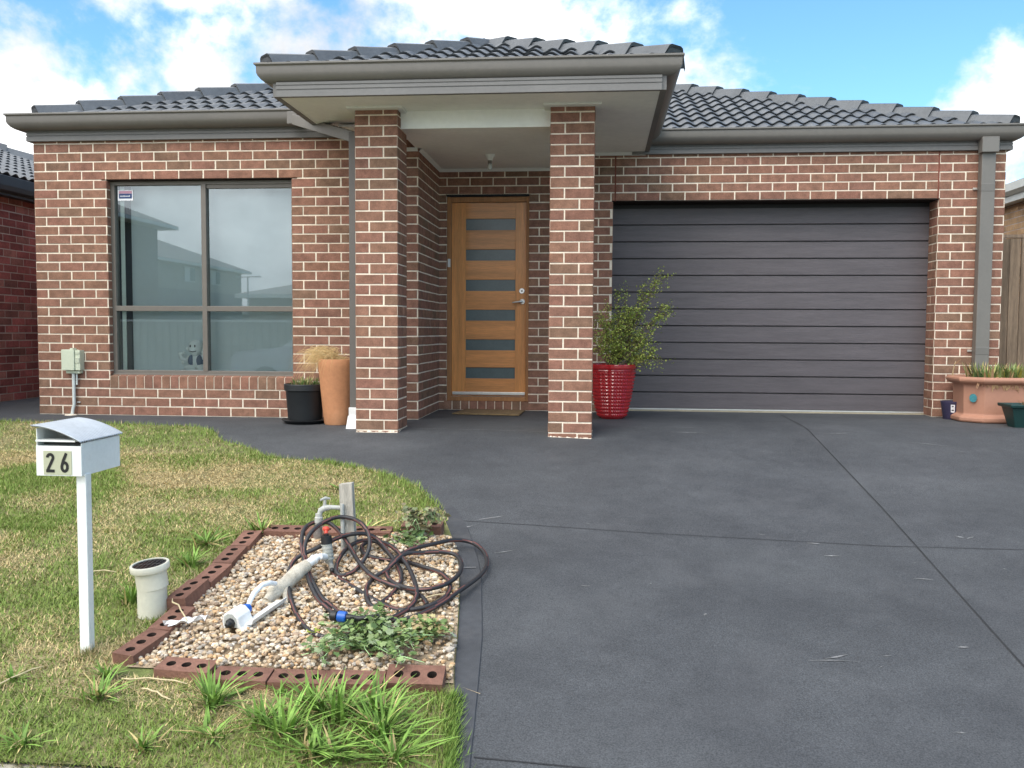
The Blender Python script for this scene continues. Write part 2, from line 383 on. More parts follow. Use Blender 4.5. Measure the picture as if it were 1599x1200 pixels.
for (a, b, c_, d_) in ((wx0 + .04, mx - .02, wz0 + .04, 1.005), (mx + .018, wx1 - .028, wz0 + .04, 1.005), (wx0 + .04, mx - .02, 1.045, wz1 - .035), (mx + .018, wx1 - .028, 1.045, wz1 - .07)):
    g = MB(); g.face([(a, gy, c_), (b, gy, c_), (b, gy, d_), (a, gy, d_)]); part(g, 'glass_pane', M['glass'], win)
b = MB(); b.box((wx0 + .105, gy + .16, wz0 + .03), (wx1 + .1, gy + .17, wz1 + .1)); part(b, 'roller_blind', M['blind'], win)
b = MB(); b.box((wx0 + .055, gy + .05, wz0 + .03), (wx0 + .092, gy + .06, wz1 + .1)); part(b, 'blind_edge', M['curtain'], win)
b = MB(); b.box((wx0 - .1, gy + .28, wz0 - .1), (wx1 + .2, gy + .3, wz1 + .2)); b.box((wx0 - .1, gy + .11, wz0 - .04), (wx1 + .2, gy + .28, wz0 - .02), m=0)
part(b, 'dark_reveal', M['dark'], win)
s_ = MB(); sx0, sx1, sz0, sz1 = .782, .935, 2.055, 2.155; sy = gy - .004
s_.face([(sx0, sy, sz0), (sx1, sy, sz0), (sx1, sy, sz1), (sx0, sy, sz1)], m=0)
s_.face([(sx0 + .012, sy - .002, sz1 - .032), (sx1 - .012, sy - .002, sz1 - .032), (sx1 - .012, sy - .002, sz1 - .008), (sx0 + .012, sy - .002, sz1 - .008)], m=1)
s_.face([(sx0 + .012, sy - .002, sz0 + .02), (sx1 - .012, sy - .002, sz0 + .02), (sx1 - .012, sy - .002, sz1 - .034), (sx0 + .012, sy - .002, sz1 - .034)], m=2)
for i in range(9):                     # the small unreadable lettering of the sticker
    x = sx0 + .028 + i * .011; h = random.choice((.012, .016, .012))
    s_.face([(x, sy - .004, sz0 + .035), (x + .006, sy - .004, sz0 + .035), (x + .006, sy - .004, sz0 + .035 + h), (x, sy - .004, sz0 + .035 + h)], m=0)
st = part(s_, 'sticker', [M['sticker_white'], M['sticker_pink'], M['sticker_navy']], win)
st['label'] = 'small white, pink and navy security sticker in the top corner'

# ------------------------------------------------------------------ front door
door = empty('front_door', (4.23, YB, .1)); door.parent = house; door.location = (4.23 - 4.65, YB - 2, .1)
fr = MB()
fr.box((dx0, YB + .015, dz0), (dx0 + .045, YB + .12, dz1 - .0)); fr.box((dx1 - .03, YB + .015, dz0), (dx1, YB + .12, dz1))
fr.box((dx0 + .045, YB + .017, dz1 - .075), (dx1 - .03, YB + .12, dz1 - .022)); fr.box((dx0 + .045, YB + .005, dz0), (dx1 - .03, YB + .12, dz0 + .045))
part(fr, 'door_frame', M['timber_dark'], door, bevel=.004)
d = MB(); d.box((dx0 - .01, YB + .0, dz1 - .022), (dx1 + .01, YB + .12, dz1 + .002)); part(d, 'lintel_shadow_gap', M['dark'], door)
lx0, lx1, lz0, lz1, ly = dx0 + .047, dx1 - .032, .145, 2.158, YB + .045
px0, px1 = 3.995, 4.516
lights = [(1.874, 1.992), (1.56, 1.675), (1.245, 1.362), (.935, 1.05), (.625, .74), (.33, .446)]
d = MB(); d.box((lx0, ly, lz0), (px0, ly + .04, lz1)); d.box((px1, ly, lz0), (lx1, ly + .04, lz1))
part(d, 'door_stile', M['timber'], door, bevel=.002)
d = MB(); zz = [lz1] + [q for a in lights for q in (a[1], a[0])] + [lz0]
for i in range(0, len(zz), 2): d.box((px0 + .0005, ly + .001, zz[i + 1]), (px1 - .0005, ly + .039, zz[i]), (random.uniform(.9, 1.1),) * 3)
part(d, 'door_rail', M['timber_rail'], door, bevel=.002)
for a, b_ in lights:
    g = MB(); g.box((px0, ly + .018, a), (px1, ly + .024, b_)); part(g, 'door_glass', M['frost'], door)
d = MB(); d.box((lx0 + .01, ly - .022, .158), (lx1 - .005, ly, .19)); part(d, 'weather_bar', M['alu'], door, bevel=.004)
d = MB(); Mx = Matrix.Rotation(R(90), 3, 'X')
d.lathe([(.001, -.012), (.026, -.012), (.03, -.006), (.03, .0)], (4.585, ly, 1.245), 20, M=Mx.inverted() if False else Matrix.Rotation(R(-90), 3, 'X'))
d.lathe([(.008, -.02), (.011, -.012), (.012, .0)], (4.585, ly, 1.245), 12, M=Matrix.Rotation(R(-90), 3, 'X'), c=(.3, .3, .3))
part(d, 'deadlock', M['steel'], door, smooth=True)
d = MB(); d.lathe([(.001, -.016), (.024, -.016), (.029, -.008), (.03, .0)], (4.59, ly, 1.135), 20, M=Matrix.Rotation(R(-90), 3, 'X'))
d.tube([(4.59, ly - .01, 1.135), (4.59, ly - .05, 1.135), (4.575, ly - .06, 1.133), (4.53, ly - .062, 1.128), (4.49, ly - .058, 1.122)], [.011, .011, .012, .010, .008], 10)
part(d, 'lever_handle', M['steel'], door, smooth=True)
d = MB(); d.box((dx0 + .012, YB - .008, 1.49), (dx0 + .038, YB + .016, 1.575)); part(d, 'doorbell_button', M['white_plastic'], door, bevel=.003)

# ------------------------------------------------------------------ garage door
gd = empty('garage_door', (7.1, YG + .24, 0)); gd.parent = house; gd.location = (7.1 - 4.65, .24, 0)
pz = [.028 + .1735 * i for i in range(13)]
g = MB(); gyy = YG + .235
for i in range(12):
    a, b_ = pz[i], min(pz[i + 1], gz1) - .006
    # one board: chamfered lips above and below, a groove between boards
    g.mesh([(gx0, gyy + .016, a), (gx1, gyy + .016, a), (gx1, gyy, a + .006), (gx0, gyy, a + .006), (gx1, gyy, b_ - .004), (gx0, gyy, b_ - .004), (gx1, gyy + .016, b_), (gx0, gyy + .016, b_)],
           [(0, 1, 2, 3), (3, 2, 4, 5), (5, 4, 6, 7)], (random.uniform(.94, 1.06),) * 3)
g.face([(gx0, gyy + .015, 0), (gx1, gyy + .015, 0), (gx1, gyy + .015, gz1), (gx0, gyy + .015, gz1)], (.1, .1, .1))
part(g, 'door_curtain', M['garage'], gd)
g = MB(); g.box((gx0 + .003, gyy - .012, .017), (gx1 - .003, gyy + .01, .03)); part(g, 'bottom_rail', M['alu'], gd)
g = MB(); g.box((gx0 + .003, gyy - .02, -.012), (gx1 - .003, gyy + .01, .015), (.75, .72, .62)); part(g, 'threshold_strip', M['path'], gd)

# ------------------------------------------------------------------ roof
PIT = math.tan(R(21.2))
def tiles(mb, E, A, B, bounds, nrows, gauge=.31, period=.155, amp=.033, lift=.022, m_top=0, m_dark=1, s_off=0.):
    """wavy tiles on a slope: E eave origin, A along the eave, B horizontal up-slope; bounds(t) -> (s0,s1)"""
    E = Vector(E); A = Vector(A); B = Vector(B)
    Nn = (B.normalized() * -PIT + Vector((0, 0, 1))).normalized()
    def P(s, t, h): return E + A * s + B * t + Vector((0, 0, PIT * t)) + Nn * h
    def prof(s):
        c_ = math.cos(2 * math.pi * (s - s_off) / period)
        return amp * max(0, .5 + .5 * c_) ** .85
    st = period / 10
    for r in range(nrows):
        t0 = r * gauge; t1 = t0 + gauge + .012
        a0, b0 = bounds(t0); a1, b1 = bounds(t1)
        if b0 - a0 < .1: break
        if b1 < a1: a1 = b1 = (a1 + b1) / 2
        n0 = math.floor(a0 / st); n1 = math.ceil(b0 / st)
        rowc = random.uniform(.94, 1.05)
        V = []; F = []; FD = []; FR = []
        for i in range(n0, n1 + 1):
            s = i * st; s0 = min(max(s, a0), b0); s1 = min(max(s, a1), b1)
            h = prof(s0)
            V += [P(s0, t0, h + lift), P(s1, t1, prof(s1)), P(s0, t0 + .003, h + lift - .011), P(s0, t0 + .02, -.004)]
        n = n1 - n0 + 1
        for i in range(n - 1):
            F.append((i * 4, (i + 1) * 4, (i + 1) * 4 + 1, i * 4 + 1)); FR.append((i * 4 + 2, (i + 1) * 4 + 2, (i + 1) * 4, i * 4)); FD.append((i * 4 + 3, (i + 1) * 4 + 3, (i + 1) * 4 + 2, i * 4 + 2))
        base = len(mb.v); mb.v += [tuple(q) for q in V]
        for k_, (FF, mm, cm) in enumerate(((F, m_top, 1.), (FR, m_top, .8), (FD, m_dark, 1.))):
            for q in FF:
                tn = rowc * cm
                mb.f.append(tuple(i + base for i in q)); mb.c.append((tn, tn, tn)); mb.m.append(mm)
def hip_caps(mb, P0, P1, length=.40, wdt=.145, hgt=.058, first=0., slope_l=None):
    P0 = Vector(P0); P1 = Vector(P1); d = (P1 - P0); L_ = d.length; d.normalize()
    side = d.cross(Vector((0, 0, 1))).normalized(); up = side.cross(d).normalized()
    n = int(L_ / length)
    drop = .085
    sec = [(-wdt, -drop), (-.075, hgt * .8), (-.05, hgt), (.05, hgt), (.075, hgt * .8), (wdt, -drop)]
    for i in range(n + 1):
        a = P0 + d * (i * length); b = P0 + d * min((i + 1) * length + .03, L_)
        tn = random.uniform(.9, 1.1); V = []
        for (q, lift) in ((a, .040), (b, .0)):
            for (x, z) in sec: V.append(q + side * x + up * (z + lift))
        for (x, z) in sec: V.append(a + side * x * .97 + up * (z + .012))
        k = len(sec); F = [(j, j + 1, k + j + 1, k + j) for j in range(k - 1)]
        mb.mesh(V, F, (tn,) * 3, 0)
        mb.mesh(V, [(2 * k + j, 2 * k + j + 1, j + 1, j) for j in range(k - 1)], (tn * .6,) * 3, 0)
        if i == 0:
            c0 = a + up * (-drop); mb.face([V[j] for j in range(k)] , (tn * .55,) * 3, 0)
RM = [M['tile'], M['tile_dark']]
roof = empty('main_roof', (0, 0, 0)); roof.parent = house; roof.location = (0, 0, 2.8)
EZ = 2.816
# main roof: left corner (-.12,.80), right corner (9.37,1.86)
lc = Vector((.0, .91, EZ)); rc = Vector((9.40, 1.95, EZ))
apl = lc + Vector((4.35, 4.35, 4.35 * PIT)); apr = rc + Vector((-4.3, 4.3, 4.3 * PIT))
t = MB()
tiles(t, lc, (1, 0, 0), (0, 1, 0), lambda q: (q, 4.5), 14, s_off=.06)
tiles(t, rc, (-1, 0, 0), (0, 1, 0), lambda q: (q, 4.95), 14, s_off=.03)
t.face([lc, apl, (apl.x, 12, apl.z), (lc.x, 12, lc.z)]); t.face([rc, (rc.x, 12, rc.z), (apr.x, 12, apr.z), apr])
t.face([apl + Vector((0, 0, -.05)), apr + Vector((0, 0, -.05)), (apr.x, 12, apr.z - .05), (apl.x, 12, apl.z - .05)])
part(t, 'roof_tiles', RM, roof, smooth=True)
for a, b_ in ((lc, apl), (rc, apr)):
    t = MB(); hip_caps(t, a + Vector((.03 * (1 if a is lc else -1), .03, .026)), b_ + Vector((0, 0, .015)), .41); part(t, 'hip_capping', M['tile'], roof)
t = MB(); t.box((apl.x - .1, apl.y, apl.z - .02), (apr.x + .1, apl.y + .9, apl.z + .1)); part(t, 'ridge_capping', M['tile'], roof)

porch = empty('porch_roof', (0, 0, 0)); porch.parent = house; porch.location = (0, 0, 2.8)
PX0, PX1, PY = 2.765, 5.945, -.39
hw = (PX1 - PX0) / 2; EP = 2.856
pl = Vector((PX0, PY, EP)); pr = Vector((PX1, PY, EP)); ap = Vector(((PX0 + PX1) / 2, PY + hw, EP + hw * PIT))
t = MB()
tiles(t, pl, (1, 0, 0), (0, 1, 0), lambda q: (q, 2 * hw - q), 6, s_off=.05)
tiles(t, (PX0, 3.2, EP), (0, -1, 0), (1, 0, 0), lambda q: (0, 3.2 - PY - q), 6)
tiles(t, (PX1, PY, EP), (0, 1, 0), (-1, 0, 0), lambda q: (q, 3.2 - PY), 6)
part(t, 'roof_tiles', RM, porch, smooth=True)
for a in (pl, pr):
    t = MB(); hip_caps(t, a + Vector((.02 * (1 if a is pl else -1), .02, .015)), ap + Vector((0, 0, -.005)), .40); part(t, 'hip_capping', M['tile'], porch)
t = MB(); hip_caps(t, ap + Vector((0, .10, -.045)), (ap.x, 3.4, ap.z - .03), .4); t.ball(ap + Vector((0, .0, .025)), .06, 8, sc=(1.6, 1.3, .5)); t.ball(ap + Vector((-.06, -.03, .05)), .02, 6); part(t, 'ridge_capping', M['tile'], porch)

# gutters: profile swept along a horizontal path (outward = right-hand side of travel)
def sweep(mb, path, prof, c=(1, 1, 1), cap=True):
    Pn = [Vector((x, y, 0)) for x, y in path]; rings = []
    for i, q in enumerate(Pn):
        d0 = (Pn[i] - Pn[i - 1]).normalized() if i > 0 else None; d1 = (Pn[i + 1] - Pn[i]).normalized() if i < len(Pn) - 1 else None
        n0 = Vector((d0.y, -d0.x, 0)) if d0 else None; n1 = Vector((d1.y, -d1.x, 0)) if d1 else None
        if n0 is None: o = n1
        elif n1 is None: o = n0
        else:
            o = (n0 + n1); o = o / (o.dot(n0))
        rings.append([q + o * a + Vector((0, 0, z)) for a, z in prof])
    k = len(prof)
    for i in range(len(rings) - 1):
        V = rings[i] + rings[i + 1]; mb.mesh(V, [(j, k + j, k + j + 1, j + 1) for j in range(k - 1)], c)
    if cap: mb.face(rings[0][::-1], c); mb.face(rings[-1], c)
def gutter_prof(z):   # path = back of gutter; quad gutter with rolled lip
    return [(0, z - .02), (0, z - .135), (.03, z - .135), (.06, z - .128), (.085, z - .112), (.103, z - .09), (.112, z - .07), (.113, z - .02), (.120, z - .012), (.128, z - .008), (.128, z + .004), (.118, z + .008), (.106, z + .002), (.103, z - .012)]
def frieze(mb, path, zb, zt):
    h = zt - zb
    sweep(mb, path, [(0, zb), (.040, zb), (.040, zb + .42 * h), (.034, zb + .45 * h), (.034, zb + .49 * h), (.040, zb + .52 * h), (.040, zb + .72 * h), (.034, zb + .75 * h), (.034, zb + .79 * h), (.040, zb + .82 * h), (.040, zt), (0, zt)])
eaves = empty('eaves', (0, 0, 0)); eaves.parent = house; eaves.location = (0, 0, 2.6)
Lp = [(-.052, 7.), (-.052, .89), (2.585, .89)]
g = MB(); sweep(g, Lp, gutter_prof(2.828)); part(g, 'gutter', M['trim'], eaves, smooth=True)
g = MB(); frieze(g, [(-.005, 7.), (-.005, YL - .004), (3.05, YL - .004)], 2.600, 2.70); part(g, 'frieze_board', M['frieze'], eaves)
Rp = [(5.7, 1.952), (9.33, 1.952), (9.33, 9.)]
g = MB(); sweep(g, Rp, gutter_prof(2.828)); part(g, 'gutter', M['trim'], eaves, smooth=True)
g = MB(); frieze(g, [(5.7, YG - .004), (9.316, YG - .004), (9.316, 9)], 2.610, 2.70); part(g, 'frieze_board', M['frieze'], eaves)
FX0, FX1, FY = 2.885, 5.835, -.41
g = MB(); sweep(g, [(FX0 - .03, 2.0), (FX0 - .03, FY + .03), (FX1 + .03, FY + .03), (FX1 + .03, 2.1)], gutter_prof(2.868)); part(g, 'gutter', M['trim'], eaves, smooth=True)
g = MB(); frieze(g, [(FX0, FY - .0), (FX1, FY - .0)], 2.625, 2.735)
g.box((FX0 - .035, FY - .01, 2.632), (FX0 + .01, 1.2, 2.75)); g.box((FX1 - .01, FY - .01, 2.632), (FX1 + .035, YG, 2.75))
part(g, 'frieze_board', M['frieze'], eaves)
g = MB(); zs_ = 2.635
g.box((FX0 + .005, FY, zs_), (FX1 - .005, .121, zs_ + .012)); g.box((FX0 + .005, .121, zs_), (3.73, 2.0, zs_ + .012)); g.box((5.0, .121, zs_), (FX1 - .005, 2.04, zs_ + .012))
part(g, 'soffit', M['soffit'], eaves)
g = MB(); g.box((3.70, .14, 2.497), (5.05, YB, 2.507)); part(g, 'porch_ceiling', M['soffit'], eaves)
g = MB(); g.box((3.70, .12, 2.492), (5.05, .14, zs_)); part(g, 'porch_beam', M['white_trim'], eaves)
for X0 in (3.386, 4.986):
    g = MB(); g.box((X0 - .055, -.075, zs_ - .016), (X0 + .405, .0, zs_ - .0005)); g.box((X0 - .055, 0, zs_ - .016), (X0 - .004, .35, zs_ - .0005)); g.box((X0 + .354, 0, zs_ - .016), (X0 + .405, .119, zs_ - .0005)); part(g, 'cornice', M['cornice'], eaves)
def cov(a, b, nx, ny, z):
    g = MB(); g.mesh([(a[0], a[1], z - .03), (b[0], b[1], z - .03), (b[0] + nx * .03, b[1] + ny * .03, z - .0005), (a[0] + nx * .03, a[1] + ny * .03, z - .0005)], [(0, 1, 2, 3)]); part(g, 'cornice', M['cornice'], eaves)
cov((3.727, YB - .006), (5.05, YB - .006), 0, -1, 2.497); cov((3.727, YL), (3.727, YB), 1, 0, 2.497); cov((3.6, YL - .006), (3.72, YL - .006), 0, -1, 2.497)
cov((5.3, YG - .006), (FX1, YG - .006), 0, -1, zs_)
# downpipes
dp = MB()
dp.box((9.028, 1.845, 2.57), (9.185, 1.945, 2.715)); part(dp, 'rainwater_head', M['trim'], eaves, bevel=.004)
dp = MB(); dp.box((9.048, 1.895, .0), (9.178, 1.985, 2.575)); dp.box((9.0475, 1.893, .62), (9.1785, 1.986, .70), (.9, .9, .9)); dp.box((9.0475, 1.893, 2.2), (9.1785, 1.986, 2.28), (.92, .92, .92))
for z in (.66, 2.24): dp.box((9.005, 1.98, z - .012), (9.048, 1.992, z + .012), (2.5, 2.5, 2.5))
part(dp, 'downpipe', M['trim'], eaves, bevel=.006)
dp = MB(); a = Vector((2.60, .80, 2.742)); b_ = Vector((3.335, .255, 2.452)); dd = (b_ - a).normalized(); sd = dd.cross(Vector((0, 0, 1))).normalized(); uu = sd.cross(dd)
V = []
for q in (a, b_):
    for i, j in ((-1, -1), (1, -1), (1, 1), (-1, 1)): V.append(q + sd * .045 * i + uu * .045 * j)
dp.mesh(V, [(0, 1, 5, 4), (1, 2, 6, 5), (2, 3, 7, 6), (3, 0, 4, 7), (3, 2, 1, 0), (4, 5, 6, 7)])
dp.box((2.555, .74, 2.69), (2.65, .88, 2.80))
dp.box((3.278, .19, .15), (3.374, .28, 2.49), (.72, .72, .74)); part(dp, 'downpipe', M['trim'], eaves, bevel=.004)
dp = MB(); dp.box((3.272, .175, .09), (3.372, .285, .17)); dp.mesh([(3.258, .13, -.01), (3.375, .13, -.01), (3.375, .3, -.01), (3.258, .3, -.01), (3.268, .165, .1), (3.375, .165, .1), (3.375, .3, .1), (3.268, .3, .1)], [(0, 1, 5, 4), (1, 2, 6, 5), (2, 3, 7, 6), (3, 0, 4, 7), (4, 5, 6, 7)])
part(dp, 'pvc_shoe', M['white_plastic'], eaves, bevel=.003)
dp = MB(); dp.box((3.1, .5, 2.6), (3.3, .93, 2.62)); part(dp, 'eave_vent', M['white_trim'], eaves)

bl = empty('porch_light', (4.34, 1.3, 2.497)); tag(bl, 'bare light bulb in a white batten holder on the porch ceiling', 'light')
l = MB(); l.lathe([(.048, 0), (.046, -.012), (.03, -.03), (.026, -.055), (.0001, -.056)], (4.34, 1.3, 2.497), 20); part(l, 'batten_holder', M['cornice'], bl, smooth=True)
l = MB(); l.lathe([(.02, -.052), (.019, -.085), (.0001, -.086)], (4.34, 1.3, 2.497), 16); part(l, 'lamp_collar', M['frame'], bl, smooth=True)
l = MB(); l.lathe([(.014, -.084), (.02, -.10), (.022, -.12), (.016, -.14), (.0001, -.148)], (4.34, 1.3, 2.497), 16); part(l, 'bulb', M['bulb'], bl, smooth=True)
# ------------------------------------------------------------------ ground sheets
def sheet(name, rows, dz, m, c=None):
    """rows: list of (y, [x...]) with equal counts"""
    mb = MB(); n = len(rows[0][1])
    V = [(x, y, G(x, y) + dz) for y, xs in rows for x in xs]
    F = [(i * n + j, i * n + j + 1, (i + 1) * n + j + 1, (i + 1) * n + j) for i in range(len(rows) - 1) for j in range(n - 1)]
    mb.mesh(V, F); o = mb.build(name, m, smooth='full'); return o
def frange(a, b, s):
    n = max(1, int(round((b - a) / s))); return [a + (b - a) * i / n for i in range(n + 1)]
EDGE = [(.174, -1.0), (.173, .117), (.135, 1.208), (.071, 1.932), (-.089, 2.2), (-.388, 2.382), (-.558, 2.661), (-.80, 2.92), (-.878, 3.106), (-.905, 3.402), (-1.033, 3.68), (-1.211, 3.956), (-1.436, 4.182), (-1.723, 4.343), (-1.919, 4.437), (-2.31, 4.563), (-2.51, 4.626), (-2.835, 4.691), (-3.121, 4.735), (-3.502, 4.785), (-3.722, 4.806), (-4.009, 4.849), (-4.256, 4.884), (-4.398, 4.902), (-4.6, 4.92)]
def xedge(y):
    if y >= EDGE[0][0]: return -3.
    for (a, xa), (b, xb) in zip(EDGE, EDGE[1:]):
        if b <= y <= a: return xa + (xb - xa) * (a - y) / (a - b + 1e-9)
    return EDGE[-1][1]
STR = [(-1.75, 4.44), (-1.83, 4.51), (-2.156, 4.633), (-2.624, 4.758), (-2.818, 4.799), (-3.24, 4.857), (-3.486, 4.889), (-3.809, 4.917), (-4.135, 4.944), (-4.39, 4.963), (-4.6, 4.98)]
def xstr(y):
    for (a, xa), (b, xb) in zip(STR, STR[1:]):
        if b <= y <= a: return xa + (xb - xa) * (a - y) / (a - b + 1e-9)
    return STR[-1][1]
xs_all = frange(-80, 80, 4.)
struct(sheet('ground', [(y, xs_all) for y in frange(-120, -12, 6.) + frange(-10, -4.4, .4)[1:]], -.15, M['ground']))
sheet_o = sheet('ground', [(y, xs_all) for y in frange(-4.4, 2.4, .2) + [6, 20, 60, 120]], -.15, M['ground']); struct(sheet_o)
drive = sheet('driveway', [(y, frange(-6, 12.5, .25)) for y in frange(-4.515, 2.35, .08) + [3, 5, 9]], 0, M['drive']); struct(drive)
struct(sheet('driveway', [(y, frange(4.92, 12.5, .5)) for y in frange(-9.5, -4.515, .25)], 0, M['drive']))
struct(sheet('footpath', [(y, frange(-20, 4.92, .5)) for y in frange(-6.2, -4.40, .15)], -.004, M['path']))
struct(sheet('road', [(y, frange(-60, 60, 4)) for y in frange(-18, -9.5, .5)], .0, M['road']))
ys = frange(-4.5, -1.75, .06)
mb = MB()
for a, b in zip(ys, ys[1:]):
    P = lambda x, y: (x, y, G(x, y) + .007)
    mb.face([P(xedge(a), a), P(xstr(a), a), P(xstr(b), b), P(xedge(b), b)])
    mb.face([P(xstr(a), a), (xstr(a) + .004, a, G(xstr(a), a)), (xstr(b) + .004, b, G(xstr(b), b)), P(xstr(b), b)])
o = mb.build('kerb_strip', M['strip']); struct(o)
def groove(pts, w, name, m, dz=.0035):
    mb = MB(); n = len(pts)
    for i in range(n - 1):
        a = Vector(pts[i]); b = Vector(pts[i + 1]); k = max(1, int((b - a).length / .1)); d = (b - a).normalized(); s = Vector((-d.y, d.x)) * w / 2
        for j in range(k):
            p0 = a + (b - a) * (j / k); p1 = a + (b - a) * ((j + 1) / k)
            mb.face([(q.x, q.y, G(q.x, q.y) + dz) for q in (p0 - s, p1 - s, p1 + s, p0 + s)])
    o = mb.build(name, m, drive); return o
groove([(7.219, 1.95), (7.19, .4), (7.22, -1.4), (7.216, -4.5)], .009, 'control_joint', M['joint'])
groove([(4.97, -4.335), (5.4, -4.345), (5.9, -4.345)], .006, 'control_joint', M['joint'])
groove([(4.46, -2.035), (5.0, -2.04), (5.71, -2.06), (6.9, -2.05), (7.9, -2.05), (11, -2.05)], .005, 'control_joint', M['joint'])
groove([(3.75, .2), (4.95, .16)], .008, 'control_joint', M['scuff'])
groove([(4.655, -2.75), (4.76, -2.73)], .008, 'control_joint', M['scuff'], .012)
# pale scuffs and tyre rubs on the concrete
random.seed(31)
mb = MB()
def scuff(x, y, l, a, w=.012):
    d = Vector((math.cos(a), math.sin(a))); s = Vector((-d.y, d.x)); n = 4; cur = random.uniform(-.2, .2)
    for i in range(n):
        p0 = Vector((x, y)) + d * l * (i / n) + s * cur * l * (i / n) ** 2; p1 = Vector((x, y)) + d * l * ((i + 1) / n) + s * cur * l * ((i + 1) / n) ** 2
        w0 = w * (1 - abs(i / n - .5) * 1.6); w1 = w * (1 - abs((i + 1) / n - .5) * 1.6)
        mb.face([(q.x, q.y, G(q.x, q.y) + .003) for q in (p0 - s * w0, p1 - s * w1, p1 + s * w1, p0 + s * w0)], (random.uniform(.8, 1.3),) * 3)
for x, y, l, a in [(6.3, -3.47, .22, .25), (6.38, -3.44, .12, .35), (6.65, -2.25, .1, .1), (6.6, -2.07, .07, 0), (7.05, -2.5, .1, .0), (7.55, -1.9, .06, .7), (7.5, -1.86, .05, -.6), (7.0, -3.25, .05, .2), (4.6, -2.15, .07, .5), (4.58, -2.2, .05, 1.), (4.83, -2.5, .12, .35), (4.68, -2.0, .16, .5), (5.9, -3.1, .03, 1.), (6.05, .6, .25, .05), (7.3, .5, .22, .05), (7.9, .25, .3, -.2), (6.0, .35, .3, .1)]:
    scuff(x, y, l, a, random.uniform(.004, .011))
for _ in range(34):
    x = random.uniform(5.1, 8.5); y = random.uniform(-4.3, 1.5); scuff(x, y, random.uniform(.01, .05), random.uniform(-.4, .6), random.uniform(.002, .005))
mb.build('scuff_marks', M['scuff'], drive)

# lawn
BX0, BX1, BY0, BY1 = 3.46, 4.80, -3.895, -2.37          # gravel bed
lawn_rows = [(y, [-9 + (xedge(y) + 9) * (i / 60) ** .8 for i in range(61)]) for y in frange(-4.52, .172, .06)]
struct(sheet('lawn', lawn_rows, .012, M['lawn']))
def in_bed(x, y): return 3.42 < x < 4.9 and -3.955 < y < -2.37
# grass as one mass of blades
rng = np.random.default_rng(5)
def patch(x, y): return 1.3 * noise.noise(Vector((x * .9 + y * .35, y * 1.5 - x * .2, 3.1))) + .8 * noise.noise(Vector((x * 2.6, y * 3.3, 9.)))
VX = []; FC = []
def blade(x, y, h, lean, az, wd, colr, z=None):
    z = G(x, y) + .01 if z is None else z
    c, s = math.cos(az), math.sin(az); fx, fy = -s * wd, c * wd
    tx, ty = x + c * lean, y + s * lean
    VX.append((x - fx, y - fy, z)); VX.append((x + fx, y + fy, z)); VX.append((tx, ty, z + h)); FC.append(colr)
def grass_col(x, y, dry):
    k = random.uniform(.85, 1.18)
    if random.random() < dry:
        return (.66 * k, .51 * k, .26 * k) if random.random() < .7 else (.40 * k, .32 * k, .16 * k)
    g = random.uniform(.9, 1.12)
    return (.205 * k, .275 * k * g, .058 * k)
random.seed(11)
def lawn_blades(n, x0, x1, y0, y1, hmul=1.):
    for _ in range(n):
        x = random.uniform(x0, x1); y = random.uniform(y0, y1)
        e = xedge(y)
        if x > e + random.uniform(-.03, .035) or y > .17 or in_bed(x, y): continue
        d = min(e - x, .17 - y if x < 2 else 9)
        p_ = patch(x, y)
        dry = .21 + .95 * p_ + .30 * math.exp(-((x - 2.6) / 1.1) ** 2 - ((y + 1.2) / .6) ** 2) + .22 * math.exp(-((x - 3.2) / .5) ** 2 - ((y + 2.0) / .5) ** 2)
        if 2.2 < x < 4.2 and -2.4 < y < -1.0: dry += .25 * (1 - abs(y + 1.75) / .7)
        if y < -3.95 and x > 3.1: dry -= .15
        if -4.15 < y < -3.7 and x < 4.2 and x > 2.9: dry += .35
        if d < .28: dry -= .6 * (1 - d / .28)
        dry = min(.95, max(.05, dry)); green = 1 - dry
        h = random.uniform(.008, .022) * (.7 + .8 * green) * hmul
        if d < .12: h *= 1.5
        blade(x, y, h, random.uniform(.008, .04), random.uniform(0, 6.283), random.uniform(.0014, .0034), grass_col(x, y, dry))
lawn_blades(95000, 2.0, 5.0, -4.53, -2.35)
lawn_blades(90000, .6, 4.5, -2.4, -.8)
lawn_blades(70000, -2.5, 2.9, -1.8, .18)
lawn_blades(40000, .4, 2.2, -4., -2.2)
lawn_blades(34000, -6., .6, -4.5, -1.7)
lawn_blades(12000, -8., -2.4, -1.8, .17)
# dry thatch lying around the bed and the letterbox
for _ in range(2600):
    x = random.gauss(3.55, .42); y = random.gauss(-4.0, .13)
    if in_bed(x, y): continue
    k = random.uniform(.7, 1.2); blade(x, y, random.uniform(.004, .018), random.uniform(.02, .09), random.uniform(0, 6.28), .0016, (.62 * k, .48 * k, .29 * k))
for _ in range(500):
    x = random.gauss(3.37, .05); y = random.uniform(-3.9, -2.5); k = random.uniform(.7, 1.2)
    blade(x, y, random.uniform(.01, .05), random.uniform(.02, .07), random.uniform(0, 6.28), .0018, (.58 * k, .45 * k, .26 * k))
for _ in range(420):
    a = random.uniform(0, 6.283); r = abs(random.gauss(0, .055)); k = random.uniform(.6, 1.15)
    blade(3.235 + r * math.cos(a), -3.79 + r * math.sin(a), random.uniform(.01, .05), random.uniform(.0, .05), random.uniform(0, 6.28), .0018, (.55 * k, .43 * k, .25 * k) if random.random() < .6 else (.2 * k, .26 * k, .07 * k))
for _ in range(900):
    y = random.uniform(-4.5, -3.96); x = xedge(y) + random.gauss(-.01, .02); k = random.uniform(.7, 1.2)
    blade(x, y, random.uniform(.015, .045), random.uniform(.01, .045), random.uniform(-1.2, 1.2), .0024, (.17 * k, .28 * k, .055 * k))
